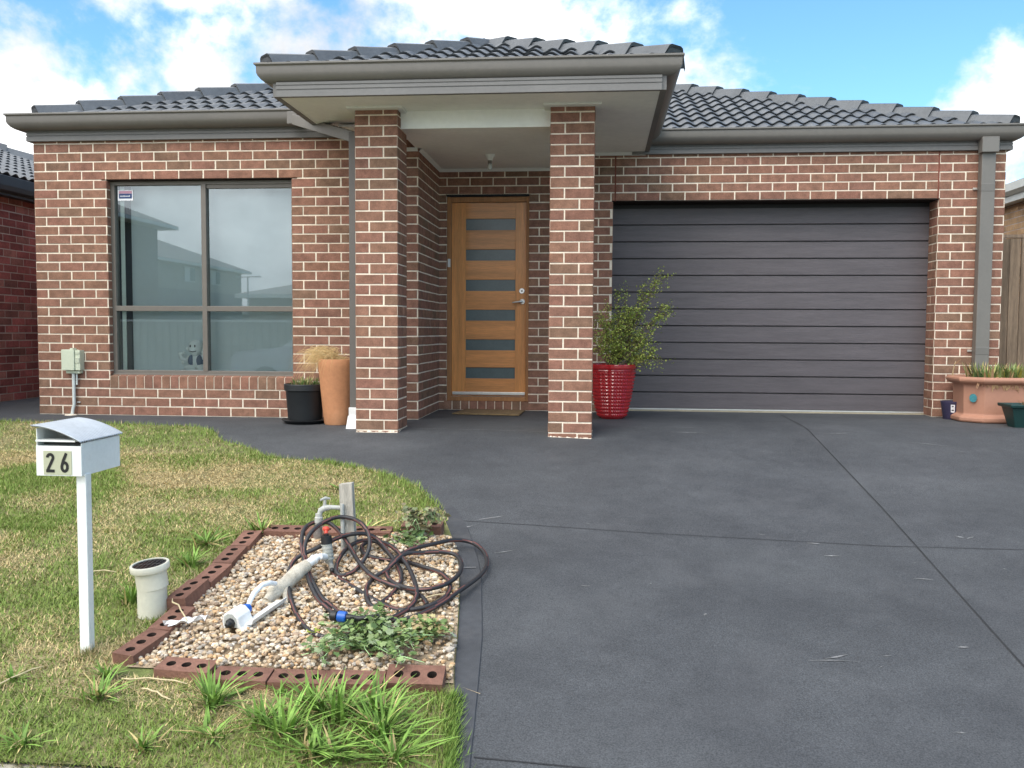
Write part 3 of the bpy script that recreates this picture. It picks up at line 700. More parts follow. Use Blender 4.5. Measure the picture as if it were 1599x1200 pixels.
for _ in range(2200):
    x = random.uniform(1.5, 4.95); y = -4.515 + random.gauss(0, .012); k = random.uniform(.7, 1.2)
    blade(x, y, random.uniform(.01, .03), random.uniform(.01, .05), random.uniform(-2.6, -.5), .0024, (.19 * k, .26 * k, .06 * k) if random.random() < .6 else (.5 * k, .4 * k, .2 * k), z=G(x, y) - .002)
def blades_object(name, parent=None, loc=(0, 0, 0)):
    me = bpy.data.meshes.new(name); n = len(FC)
    me.vertices.add(n * 3); me.loops.add(n * 3); me.polygons.add(n)
    v = np.array(VX, dtype=np.float32) - np.array(loc, dtype=np.float32)
    me.vertices.foreach_set('co', v.ravel()); me.loops.foreach_set('vertex_index', np.arange(n * 3, dtype=np.int32))
    me.polygons.foreach_set('loop_start', np.arange(0, n * 3, 3, dtype=np.int32))
    me.materials.append(M['grass'])
    a = me.attributes.new('tint', 'FLOAT_COLOR', 'FACE'); a.data.foreach_set('color', np.array([(*c, 1) for c in FC], dtype=np.float32).ravel())
    me.update(); me.validate()
    o = bpy.data.objects.new(name, me); col.objects.link(o); o.parent = parent
    VX.clear(); FC.clear()
    return o
g = blades_object('lawn_grass'); g['kind'] = 'stuff'

# tufts of long grass, each a thing of its own
def long_blade(mb, x, y, z, h, lean, az, wd, cc):
    c, s = math.cos(az), math.sin(az); n = 4; L_ = []; Rr = []
    for i in range(n + 1):
        t = i / n; q = t ** 1.7; w_ = wd * (1 - t ** 2.2) + .0003
        px, py, pz = x + c * lean * q, y + s * lean * q, z + h * (t - .25 * (lean / max(h, .02)) * q * .5)
        L_.append((px - -s * w_, py - c * w_, pz)); Rr.append((px + -s * w_, py + c * w_, pz + .0008))
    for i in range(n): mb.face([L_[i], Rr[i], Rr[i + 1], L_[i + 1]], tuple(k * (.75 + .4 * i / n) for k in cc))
TUFTS = [
 (3.93, -4.13, 46, .15, .11, 0, 'bushy bright green grass tuft below the front row of edging bricks'),
 (4.44, -4.18, 60, .17, .14, 0, 'tallest spreading grass tuft in the middle of the front lawn'),
 (4.28, -4.30, 48, .16, .12, 0, 'green grass tuft with long leaning blades near the bottom of the photo'),
 (4.62, -4.27, 60, .17, .12, 0, 'broad green grass tuft nearest the black driveway edge'),
 (4.50, -4.42, 36, .12, .12, 0, 'low sprawling grass tuft at the bottom edge of the lawn'),
 (4.17, -4.03, 12, .06, .03, 0, 'tiny upright grass tuft just below an edging brick'),
 (3.42, -3.97, 22, .09, .06, 0, 'small grass tuft beside the front corner edging brick'),
 (3.47, -4.12, 30, .10, .09, .2, 'pale sparse grass tuft between letterbox and big tuft'),
 (3.05, -4.02, 14, .07, .05, .1, 'thin grass tuft to the left of the letterbox post'),
 (2.93, -4.28, 18, .07, .06, 0, 'short grass tuft low at the left edge of the lawn'),
 (3.36, -4.43, 24, .07, .08, .1, 'flat grass tuft near the pale footpath corner'),
 (3.80, -4.42, 24, .08, .07, .15, 'yellowish flat grass tuft at the bottom of the lawn'),
 (3.17, -3.30, 34, .13, .07, 0, 'upright green grass tuft left of the white solar light pipe'),
 (3.27, -2.86, 40, .11, .07, 0, 'dense green grass tuft behind the white solar light pipe'),
 (3.22, -2.55, 44, .10, .12, .1, 'wide soft grass tuft near the back left corner of the gravel bed'),
 (3.46, -2.36, 40, .13, .12, .35, 'half dry grass tuft at the back corner of the brick edging'),
 (3.70, -1.55, 30, .06, .12, .1, 'low green weed tuft in the lawn behind the gravel bed'),
 (4.33, -4.12, 46, .14, .13, 0, 'green grass tuft directly left of the tallest spreading tuft'),
 (4.57, -4.13, 50, .15, .13, 0, 'green grass tuft just right of the tallest spreading tuft'),
 (4.40, -4.40, 44, .12, .14, 0, 'sprawling green tuft cut by the bottom edge of the photo'),
 (4.16, -4.22, 34, .11, .12, .05, 'medium green tuft between the bushy tuft and the tall middle tuft'),
 (4.70, -4.40, 46, .13, .13, 0, 'lowest green tuft beside the driveway corner'),
 (4.02, -4.33, 22, .08, .10, .1, 'thin low tuft below the bushy tuft'),
 (4.05, -2.33, 20, .10, .12, .8, 'drooping yellow dry grass tuft behind the wooden stake'),
]
tufts = []
for i, (x, y, n, h, sp, dry, lab) in enumerate(TUFTS):
    random.seed(100 + i); mb = MB()
    for _ in range(int(n * 1.35)):
        a = random.uniform(0, 6.283); r = abs(random.gauss(0, .036)) * (sp / .1); k = random.uniform(.55, 1.3)
        cc = (.58 * k, .46 * k, .20 * k) if random.random() < dry + .06 else (.20 * k, .34 * k, .065 * k)
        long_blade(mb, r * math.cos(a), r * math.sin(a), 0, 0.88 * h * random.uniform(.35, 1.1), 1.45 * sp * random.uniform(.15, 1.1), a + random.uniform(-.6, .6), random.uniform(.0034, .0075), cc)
    for _ in range(int(n * .9)):
        a = random.uniform(0, 6.283); r = random.uniform(.0, .045); k = random.uniform(.6, 1.2)
        cc = (.50 * k, .40 * k, .20 * k) if random.random() < .4 else (.17 * k, .27 * k, .06 * k)
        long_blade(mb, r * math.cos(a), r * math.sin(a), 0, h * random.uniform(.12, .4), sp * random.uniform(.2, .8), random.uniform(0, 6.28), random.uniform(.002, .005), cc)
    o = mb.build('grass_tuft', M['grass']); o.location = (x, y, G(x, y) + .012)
    tag(o, lab, 'grass tuft', 'tufts of long grass')
# straw stalks
STALKS = [((3.02, -4.12), (3.12, -3.93), 'long dry straw stalk lying left of the letterbox post'), ((3.60, -3.62), (3.42, -3.40), 'bent dry straw stalk crossing the edging bricks by the solar light'), ((3.49, -4.0), (3.78, -4.01), 'dry straw stalk lying below the corner brick'), ((3.62, -4.06), (3.76, -4.13), 'short dry straw stalk left of the bushy grass tuft'), ((2.76, -3.02), (2.92, -2.98), 'short dry straw stalk at the left edge of the lawn'), ((4.55, -3.25), (4.73, -3.15), 'dry straw stalk on the gravel near the driveway edge')]
for i, (a, b, lab) in enumerate(STALKS):
    random.seed(i); mb = MB(); P = []
    zz = .05 if 'gravel' in lab or 'bricks' in lab else .025
    for k in range(6):
        t = k / 5; x = a[0] + (b[0] - a[0]) * t + random.uniform(-.008, .008); y = a[1] + (b[1] - a[1]) * t + random.uniform(-.008, .008)
        P.append((x, y, G(x, y) + zz + .012 * math.sin(3 * t)))
    if 'bricks' in lab: P = [(q[0], q[1], q[2] + .035) for q in P]
    mb.tube(P, [.0035] * 5 + [.002], 5, (.55, .46, .28)); o = mb.build('straw_stalk', M['straw']); tag(o, lab, 'straw', 'dry straw stalks')

# ------------------------------------------------------------------ gravel bed and edging bricks
random.seed(3)
rows = [(y, frange(BX0, min(BX1, xedge(y) - .005), .05)[:1] + [BX0 + (min(BX1 + .1, xedge(y) - .004) - BX0) * i / 24 for i in range(1, 25)]) for y in frange(BY0, BY1, .05)]
struct(sheet('gravel_bed', rows, .02, M['gravel_base']))
mb = MB()
ico = bmesh.new(); bmesh.ops.create_icosphere(ico, subdivisions=1, radius=1); IV = [v.co.copy() for v in ico.verts]; IF = [tuple(v.index for v in f.verts) for f in ico.faces]; ico.free()
STC = [(.68, .53, .36), (.74, .63, .48), (.62, .46, .28), (.76, .68, .55), (.54, .39, .25), (.70, .58, .42), (.50, .44, .37), (.64, .42, .23), (.42, .31, .22)]
cnt = 0
while cnt < 6800:
    x = random.uniform(BX0 + .01, 4.83); y = random.uniform(BY0 + .01, BY1 - .02)
    if x > xedge(y) - .008: continue
    cnt += 1
    s = random.uniform(.0068, .0142) * (1.25 if random.random() < .08 else 1)
    Mr = Matrix.Rotation(random.uniform(0, 6.28), 3, 'Z') @ Matrix.Rotation(random.uniform(-.6, .6), 3, 'X') @ Matrix.Diagonal(Vector((s * random.uniform(.9, 1.5), s * random.uniform(.7, 1.1), s * random.uniform(.55, .85))))
    hump = .018 * math.sin(min(1, max(0, (x - BX0) / 1.35)) * 3.14) + .01 * noise.noise(Vector((x * 4, y * 4, 0)))
    z = G(x, y) + .024 + hump + random.uniform(-.006, .012)
    if x > 4.5 and y < -3.2 and random.random() < .35: continue
    k = random.uniform(.62, 1.06); c_ = random.choice(STC)
    mb.mesh([Mr @ (v * random.uniform(.86, 1.14)) + Vector((x, y, z)) for v in IV], IF, tuple(q * k for q in c_))
o = mb.build('gravel_stones', M['stone']); o['kind'] = 'stuff'

def edging_brick_mesh():
    l, w_, h = .23, .105, .07; hr = .020; n = 14; mb = MB()
    hx = [-.067, 0, .067]
    # top with three holes: fan strips around each hole inside its cell
    cells = [(-l / 2, -.0335), (-.0335, .0335), (.0335, l / 2)]
    for (a, b), cx in zip(cells, hx):
        ring = []; outer = []
        for j in range(n):
            g = 2 * math.pi * j / n; c_, s_ = math.cos(g), math.sin(g); ring.append((cx + hr * c_, hr * s_, h))
            tx = ((b - cx) if c_ > 0 else (cx - a)) / max(abs(c_), 1e-6); ty = (w_ / 2) / max(abs(s_), 1e-6); t = min(tx, ty)
            outer.append((cx + c_ * t, s_ * t, h))
        for j in range(n):
            k = (j + 1) % n
            mb.face([ring[j], outer[j], outer[k], ring[k]])
            oa, ob = outer[j], outer[k]
            if abs(oa[0] - ob[0]) > 1e-6 and abs(oa[1] - ob[1]) > 1e-6:
                cxn = (b if (oa[0] + ob[0]) / 2 > cx else a); cyn = w_ / 2 if (oa[1] + ob[1]) > 0 else -w_ / 2
                mb.face([oa, (cxn, cyn, h), ob])
            lo = [(q[0], q[1], h - .055) for q in (ring[j], ring[k])]
            mb.face([ring[k], lo[1], lo[0], ring[j]], (1, 1, 1), 1)
        mb.face([(cx + hr * math.cos(2 * math.pi * j / n), hr * math.sin(2 * math.pi * j / n), h - .055) for j in range(n)], (1, 1, 1), 1)
    x, y = l / 2, w_ / 2
    for q in ([(-x, -y), (x, -y)], [(x, -y), (x, y)], [(x, y), (-x, y)], [(-x, y), (-x, -y)]):
        (a, b), (c_, d_) = q; mb.face([(a, b, -.01), (c_, d_, -.01), (c_, d_, h), (a, b, h)])
    return mb.build('edging_brick', [M['edge_brick'], M['hole']])
EB = [  # x, y, heading (deg), raise, pitch, roll, label
 (3.462, -3.757, 78, .000, 0, 0, 'front corner edging brick, nearest of the left row'),
 (3.490, -3.530, 87, .002, 0, 0, 'edging brick beside the foot of the white solar light pipe'),
 (3.449, -3.275, 86, .022, 0, -6, 'raised tilted edging brick just behind the white solar light'),
 (3.464, -3.040, 87, .006, 0, 0, 'fourth edging brick of the left row counted from the front'),
 (3.457, -2.800, 92, .004, 0, 0, 'fifth edging brick of the left row counted from the front'),
 (3.455, -2.560, 93, .002, 0, 0, 'rearmost edging brick of the left row, by the half dry tuft'),
 (3.630, -2.412, 0, .006, 0, 0, 'leftmost edging brick of the back row'),
 (3.872, -2.410, 0, .006, 0, 0, 'back row edging brick behind the grey riser and tap'),
 (4.120, -2.395, 3, .006, 0, 0, 'back row edging brick behind the wooden stake'),
 (4.400, -2.325, 0, .022, 0, 0, 'back row edging brick next to the driveway with the withered weed'),
 (3.731, -3.905, -4, -.012, 0, 0, 'leftmost edging brick of the front row, whole top showing'),
 (3.985, -3.955, 0, -.012, 0, 0, 'second edging brick from the left in the front row, sunk low'),
 (4.222, -3.953, 1, -.014, 0, 0, 'middle edging brick of the front row, half sunk in grass'),
 (4.445, -3.945, 1, -.012, 0, 0, 'front row edging brick under the trailing weed leaves'),
 (4.680, -3.900, 1, .002, 0, 14, 'tipped up edging brick at the driveway end of the front row'),
]
eb0 = edging_brick_mesh()
for i, (x, y, a, dz, pi_, ro, lab) in enumerate(EB):
    o = eb0 if i == 0 else eb0.copy()
    if i: col.objects.link(o)
    sl = (G(x, y + .1) - G(x, y - .1)) / .2
    Mt = Matrix.Rotation(math.atan(sl), 4, 'X') @ Matrix.Rotation(R(a), 4, 'Z') @ Matrix.Rotation(R(ro), 4, 'X')
    o.matrix_world = Matrix.Translation((x, y, G(x, y) - .008 + dz)) @ Mt
    tag(o, lab, 'edging brick', 'cored bricks edging the gravel bed')

# ------------------------------------------------------------------ letterbox
lb = empty('letterbox', (3.242, -3.78, G(3.242, -3.78))); tag(lb, 'small white metal letterbox numbered 26 on a thin white post', 'letterbox')
x0, x1, y0, y1, zb = 3.04, 3.24, -3.815, -3.505, .213
p_ = MB(); p_.box((3.2, -3.79, G(3.24, -3.79) - .05), (3.243, -3.747, zb + .005)); part(p_, 'post', M['white_metal'], lb, bevel=.003)
b = MB(); t_ = .004
b.box((x0, y0, zb), (x1, y0 + t_, .338)); b.box((x0, y0, zb - .002), (x1, y1, zb + .002)); b.box((x0, y0 + t_, zb), (x0 + t_, y1, .41)); b.box((x1 - t_, y0 + t_, zb), (x1, y1, .350)); b.box((x0 + t_, y1 - t_, zb), (x1 - t_, y1, .352))
part(b, 'box', M['white_metal'], lb, bevel=.0015)
b = MB(); b.box((x0 + .004, y0 - .008, .356), (x1 - .022, y0 + .05, .363)); b.box((x0 + .004, y0 + .05, .338), (x1 - .004, y0 + .054, .363), (.05, .05, .05))
part(b, 'slot_lip', M['white_metal'], lb)
b = MB(); V = []; n = 44; yy = [y0 - .02, y1 + .012]
for k, yv in enumerate(yy):
    for i in range(n + 1):
        t = i / n; x = x0 - .008 + (x1 + .016 - x0) * t
        z = .4245 - .066 * t ** 1.8
        V.append((x, yv, z))
rows_ = 20; VV = []; F = []
for k in range(rows_ * 4 + 1):
    yv = yy[0] + (yy[1] - yy[0]) * k / (rows_ * 4); wv = .0032 * math.cos(2 * math.pi * k / 4)
    for i in range(n + 1): VV.append((V[i][0], yv, V[i][2] + wv))
for k in range(rows_ * 4):
    for i in range(n): F.append((k * (n + 1) + i, k * (n + 1) + i + 1, (k + 1) * (n + 1) + i + 1, (k + 1) * (n + 1) + i))
b.mesh(VV, F); o = part(b, 'curved_roof', M['zinc'], lb, smooth='full')
md = o.modifiers.new('thickness', 'SOLIDIFY'); md.thickness = .003
b = MB(); b.box((x0 + .034, y0 - .003, .2165), (x0 + .158, y0 - .0005, .317)); pl_ = part(b, 'number_plate', M['plate'], lb)
def ribbon(mb, pts, w_, y, m=0):
    P = [Vector((a, 0, b)) for a, b in pts]; L_ = []; Rr = []
    for i, q in enumerate(P):
        d0 = (P[i] - P[i - 1]).normalized() if i else None; d1 = (P[i + 1] - P[i]).normalized() if i < len(P) - 1 else None
        n0 = Vector((-d0.z, 0, d0.x)) if d0 else None; n1 = Vector((-d1.z, 0, d1.x)) if d1 else None
        nn = n1 if n0 is None else n0 if n1 is None else (n0 + n1) / max(.6, (n0 + n1).dot(n0))
        L_.append(q + nn * w_ / 2); Rr.append(q - nn * w_ / 2)
    for i in range(len(P) - 1): mb.face([(q.x, y - .0002 * (i % 2), q.z) for q in (L_[i], Rr[i], Rr[i + 1], L_[i + 1])], m=m)
def arc(cx, cz, rx, rz, a0, a1, n=12): return [(cx + rx * math.cos(R(a0 + (a1 - a0) * i / n)), cz + rz * math.sin(R(a0 + (a1 - a0) * i / n))) for i in range(n + 1)]
dh = .082; zd = .2265; sw = .0125
d = MB(); cx = x0 + .034 + .031; rx = .0125
ribbon(d, arc(cx, zd + dh - .0195, rx, .0135, 180, -30, 14) + [(cx - rx + .001, zd + sw / 2 + .004)], sw, y0 - .0045)
ribbon(d, [(cx - rx - sw / 2, zd + sw / 2), (cx + rx + sw / 2, zd + sw / 2)], sw, y0 - .005)
part(d, 'digit', M['black_ink'], pl_)
d = MB(); cx = x0 + .034 + .094
ribbon(d, arc(cx, zd + .024, rx, .018, 0, 360, 20), sw, y0 - .0045)
ribbon(d, [(cx + .0085, zd + dh), (cx - .004, zd + .054), (cx - rx + .0005, zd + .028)], sw, y0 - .005)
part(d, 'digit', M['black_ink'], pl_)

# ------------------------------------------------------------------ solar light on a pvc pipe
sx, sy = 3.327, -3.40; sz = G(sx, sy); so = empty('solar_light', (sx, sy, sz)); tag(so, 'round solar light cap on a short cream pipe standing in the lawn', 'solar light')
b = MB(); b.lathe([(.066, -.03), (.066, .168), (.0665, .17)], (sx, sy, sz), 36); part(b, 'pipe', M['pvc'], so, smooth=True)
b = MB(); T = Matrix.Rotation(R(9), 3, 'Y') @ Matrix.Rotation(R(8), 3, 'X')
b.lathe([(.067, -.028), (.0705, -.026), (.0705, .05), (.071, .054), (.086, .057), (.088, .06), (.088, .084), (.086, .087), (.076, .087), (.076, .082)], (sx, sy, sz + .165), 40, M=Matrix.Rotation(R(-5), 3, 'Y') @ Matrix.Rotation(R(5), 3, 'X')); part(b, 'cap', M['pvc'], so, smooth=True)
b = MB(); TT = Matrix.Rotation(R(-5), 3, 'Y') @ Matrix.Rotation(R(5), 3, 'X')
b.lathe([(.0001, .083), (.077, .083)], (sx, sy, sz + .165), 40, M=TT)
pn = part(b, 'solar_panel', M['solar'], so)
b = MB()
for k in range(-3, 4):
    hw_ = math.sqrt(max(0, .073 ** 2 - (k * .021) ** 2))
    b.mesh([TT @ Vector(q) + Vector((sx, sy, sz + .165)) for q in ((k * .021 - .0009, -hw_, .0842), (k * .021 + .0009, -hw_, .0842), (k * .021 + .0009, hw_, .0842), (k * .021 - .0009, hw_, .0842))], [(0, 1, 2, 3)], (.22, .22, .22))
b.mesh([TT @ Vector(q) + Vector((sx, sy, sz + .165)) for q in ((-.073, -.0009, .0842), (.073, -.0009, .0842), (.073, .0009, .0842), (-.073, .0009, .0842))], [(0, 1, 2, 3)], (.45, .45, .45))
part(b, 'cell_line', M['alu'], pn)

# ------------------------------------------------------------------ stake, tap, riser, sprinkler, hose, rag
tx, ty = 4.082, -2.70; tz = G(tx, ty)
b = MB(); b.mesh([(tx - .042, ty - .02, tz - .05), (tx + .035, ty - .02, tz - .05), (tx + .035, ty + .025, tz - .05), (tx - .042, ty + .025, tz - .05), (tx - .060, ty - .018, .012), (tx + .012, ty - .018, .022), (tx + .012, ty + .027, .02), (tx - .060, ty + .027, .01)], [(0, 1, 5, 4), (1, 2, 6, 5), (2, 3, 7, 6), (3, 0, 4, 7), (4, 5, 6, 7)])
o = b.build('timber_stake', M['stake'], bevel=.004); tag(o, 'grey weathered timber stake leaning in the gravel bed', 'stake')
tp = empty('garden_tap', (3.93, -2.66, tz)); tag(tp, 'old garden tap fixed to the top of the timber stake', 'tap')
b = MB(); b.tube([(4.035, -2.715, -.115), (3.985, -2.72, -.112), (3.95, -2.725, -.115), (3.928, -2.73, -.128), (3.92, -2.73, -.15)], [.012, .012, .017, .016, .013], 12)
b.tube([(3.948, -2.725, -.105), (3.948, -2.725, -.072)], [.010, .008], 10); b.tube([(3.93, -2.745, -.070), (3.95, -2.72, -.064), (3.968, -2.70, -.070)], [.006, .009, .006], 8)
part(b, 'tap_body', M['grey_plastic'], tp, smooth=True)
b = MB(); b.lathe([(.018, 0), (.019, .02), (.022, .022), (.022, .05), (.018, .055), (.018, .07)], (3.918, -2.735, -.215), 18); part(b, 'hose_connector', M['grey_plastic'], tp, smooth=True)
b = MB(); b.lathe([(.022, -.07), (.026, -.04), (.019, -.01), (.019, .005)], (3.913, -2.737, -.205), 14, c=(.5, .42, .4)); part(b, 'rubber_boot', M['grey_plastic'], tp, smooth=True)
b = MB(); b.tube([(4.045, -2.735, -.09), (4.05, -2.74, -.3), (4.06, -2.74, tz)], .011, 10); part(b, 'supply_pipe', M['grey_plastic'], tp, smooth=True)

rx_, ry_ = 4.035, -2.93; rz_ = G(rx_, ry_)
rs = empty('water_riser', (rx_, ry_, rz_)); tag(rs, 'short grey riser pipe with black cap and red knob in the gravel', 'water riser')
b = MB(); b.tube([(4.055, ry_, rz_ - .03), (4.045, ry_, rz_ + .07), (4.035, ry_, rz_ + .09)], .014, 12); b.tube([(4.036, ry_, rz_ + .085), (4.03, ry_, rz_ + .10), (4.02, ry_, rz_ + .19)], [.016, .024, .026], 16)
for k in range(5): b.tube([(4.031 - k * .003, ry_, rz_ + .105 + k * .018), (4.0305 - k * .003, ry_, rz_ + .111 + k * .018)], .0285, 16, (.85, .85, .8))
part(b, 'riser_pipe', M['grey_plastic'], rs, smooth=True)
b = MB(); b.tube([(4.02, ry_, rz_ + .185), (4.017, ry_, rz_ + .225)], [.029, .027], 18); b.tube([(4.017, ry_, rz_ + .225), (4.016, ry_, rz_ + .235)], [.014, .014], 12); part(b, 'black_cap', M['black'], rs, smooth=True)
b = MB(); b.ball((4.005, ry_ + .04, rz_ + .250), .017, 8, sc=(1.1, .9, .8)); b.tube([(4.012, ry_ + .02, rz_ + .23), (4.006, ry_ + .035, rz_ + .246)], .009, 8); part(b, 'red_knob', M['red_plastic'], rs, smooth=True)
b = MB(); b.tube([(4.02, ry_ - .01, rz_ + .12), (4.012, ry_ - .04, rz_ + .125), (4.006, ry_ - .075, rz_ + .135)], [.019, .018, .016], 12); part(b, 'side_outlet', M['white_plastic'], rs, smooth=True)

# sprinkler lying on the stones
def PX(t): return t
sp = empty('oscillating_sprinkler', (3.85, -3.40, G(3.85, -3.40))); tag(sp, 'white and grey oscillating lawn sprinkler with blue collar lying on the gravel', 'sprinkler')
A = Vector((3.795, -3.60, G(3.795, -3.60) + .092)); Bq = Vector((3.875, -3.30, G(3.875, -3.30) + .088)); ax = (Bq - A).normalized(); sd = ax.cross(Vector((0, 0, 1))).normalized(); up = sd.cross(ax).normalized()
MR = Matrix((sd, ax, up)).transposed()
b = MB()
def extr(mb, sec, o0, o1, c=(1, 1, 1)):
    V = [o0 + sd * u + up * w_ for u, w_ in sec] + [o1 + sd * u + up * w_ for u, w_ in sec]; k = len(sec)
    mb.mesh(V, [(j, (j + 1) % k, k + (j + 1) % k, k + j) for j in range(k)] + [tuple(range(k - 1, -1, -1)), tuple(range(k, 2 * k))], c)
house_sec = [(-.046, -.045), (-.05, -.01), (-.038, .024), (-.015, .036), (.012, .034), (.034, .012), (.040, -.012), (.046, -.03), (.062, -.042), (.064, -.047), (.05, -.05), (.03, -.034), (-.03, -.034)]
extr(b, house_sec, A - ax * .005, A + ax * .085); part(b, 'end_housing', M['white_plastic'], sp, bevel=.002)
b = MB(); extr(b, [(-.040, -.03), (.028, -.03), (.024, .012), (.008, .028), (-.014, .029), (-.034, .016)], A - ax * .008, A - ax * .0045); part(b, 'end_plate', M['grey_plastic'], sp)
b = MB(); Mk = Matrix((sd, up, -ax)).transposed(); b.lathe([(.021, 0), (.021, .012), (.014, .016), (.012, .03), (.008, .034), (.0001, .035)], A - ax * .008 - up * .010, 16, M=Mk); part(b, 'end_knob', M['black'], sp, smooth=True)
b = MB(); extr(b, [(.026, -.034), (.078, -.028), (.088, -.004), (.084, -.004), (.074, -.022), (.026, -.028)], A + ax * .03, A + ax * .29); part(b, 'base_rail', M['white_plastic'], sp)
b = MB(); b.lathe([(.016, 0), (.025, .002), (.025, .02), (.021, .022), (.021, .034), (.016, .036)], A + ax * .083 + up * .006, 18, M=Matrix((sd, up, ax)).transposed()); part(b, 'collar', M['blue'], sp, smooth=True)
b = MB(); a0 = A + ax * .11 + up * .006
b.tube([a0, a0 + ax * .025 + up * .028, a0 + ax * .06 + up * .05, a0 + ax * .12 + up * .062, a0 + ax * .18 + up * .05, a0 + ax * .22 + up * .03], [.0105, .0115, .0125, .0125, .0125, .012], 10, (1.05, 1.07, 1.1)); part(b, 'spray_tube', M['white_plastic'], sp, smooth=True)
b = MB(); pz_ = [Vector(q) for q in ((3.855, -3.315, -.450), (3.872, -3.25, -.418), (3.89, -3.19, -.395), (3.928, -3.11, -.358), (3.965, -3.065, -.330))]
b.tube([pz_[0] - sd * .01, *[q + Vector((random.uniform(-.004, .004), 0, random.uniform(-.004, .004))) for q in pz_[1:]]], [.022, .039, .035, .038, .029], 14)
b.ball(pz_[1] + Vector((-.012, -.01, .006)), .034, 8, sc=(1, 1.1, .8)); b.ball(pz_[0] + Vector((-.012, .015, -.012)), .026, 8)
b.tube([pz_[2], (3.935, -3.30, -.45), (3.968, -3.43, -.488)], [.02, .013, .010], 10); b.tube([pz_[1] - Vector((0, 0, .02)), (3.852, -3.29, -.475)], [.02, .015], 10)
part(b, 'far_housing', M['dirty_plastic'], sp, smooth=True)
b = MB(); e0 = pz_[-1]; e1 = Vector((4.003, -3.02, -.303)); dd_ = (e1 - e0)
b.tube([e0 - dd_ * .15, e0 + dd_ * .4, e1], [.021, .022, .018], 12); b.tube([e0 + dd_ * .5, e0 + dd_ * .68], .0255, 12); part(b, 'hose_inlet', M['white_plastic'], sp, smooth=True)

b = MB(); random.seed(5); rgx, rgy = 3.585, -3.60; n = 9; V = []
for i in range(n + 1):
    for j in range(n + 1):
        u, v = i / n - .5, j / n - .5
        V.append((rgx + u * .15 + v * .05, rgy + v * .055 + u * .055, G(rgx, rgy) + .080 + .036 * noise.noise(Vector((u * 5, v * 5, 2))) + u * .02))
b.mesh(V, [(i * (n + 1) + j, (i + 1) * (n + 1) + j, (i + 1) * (n + 1) + j + 1, i * (n + 1) + j + 1) for i in range(n) for j in range(n) if (i + j) not in (0, 2 * n - 2, 1)])
o = b.build('paper_scrap', M['rag'], smooth='full'); tag(o, 'crumpled white paper scrap on the gravel in the bed corner', 'paper')

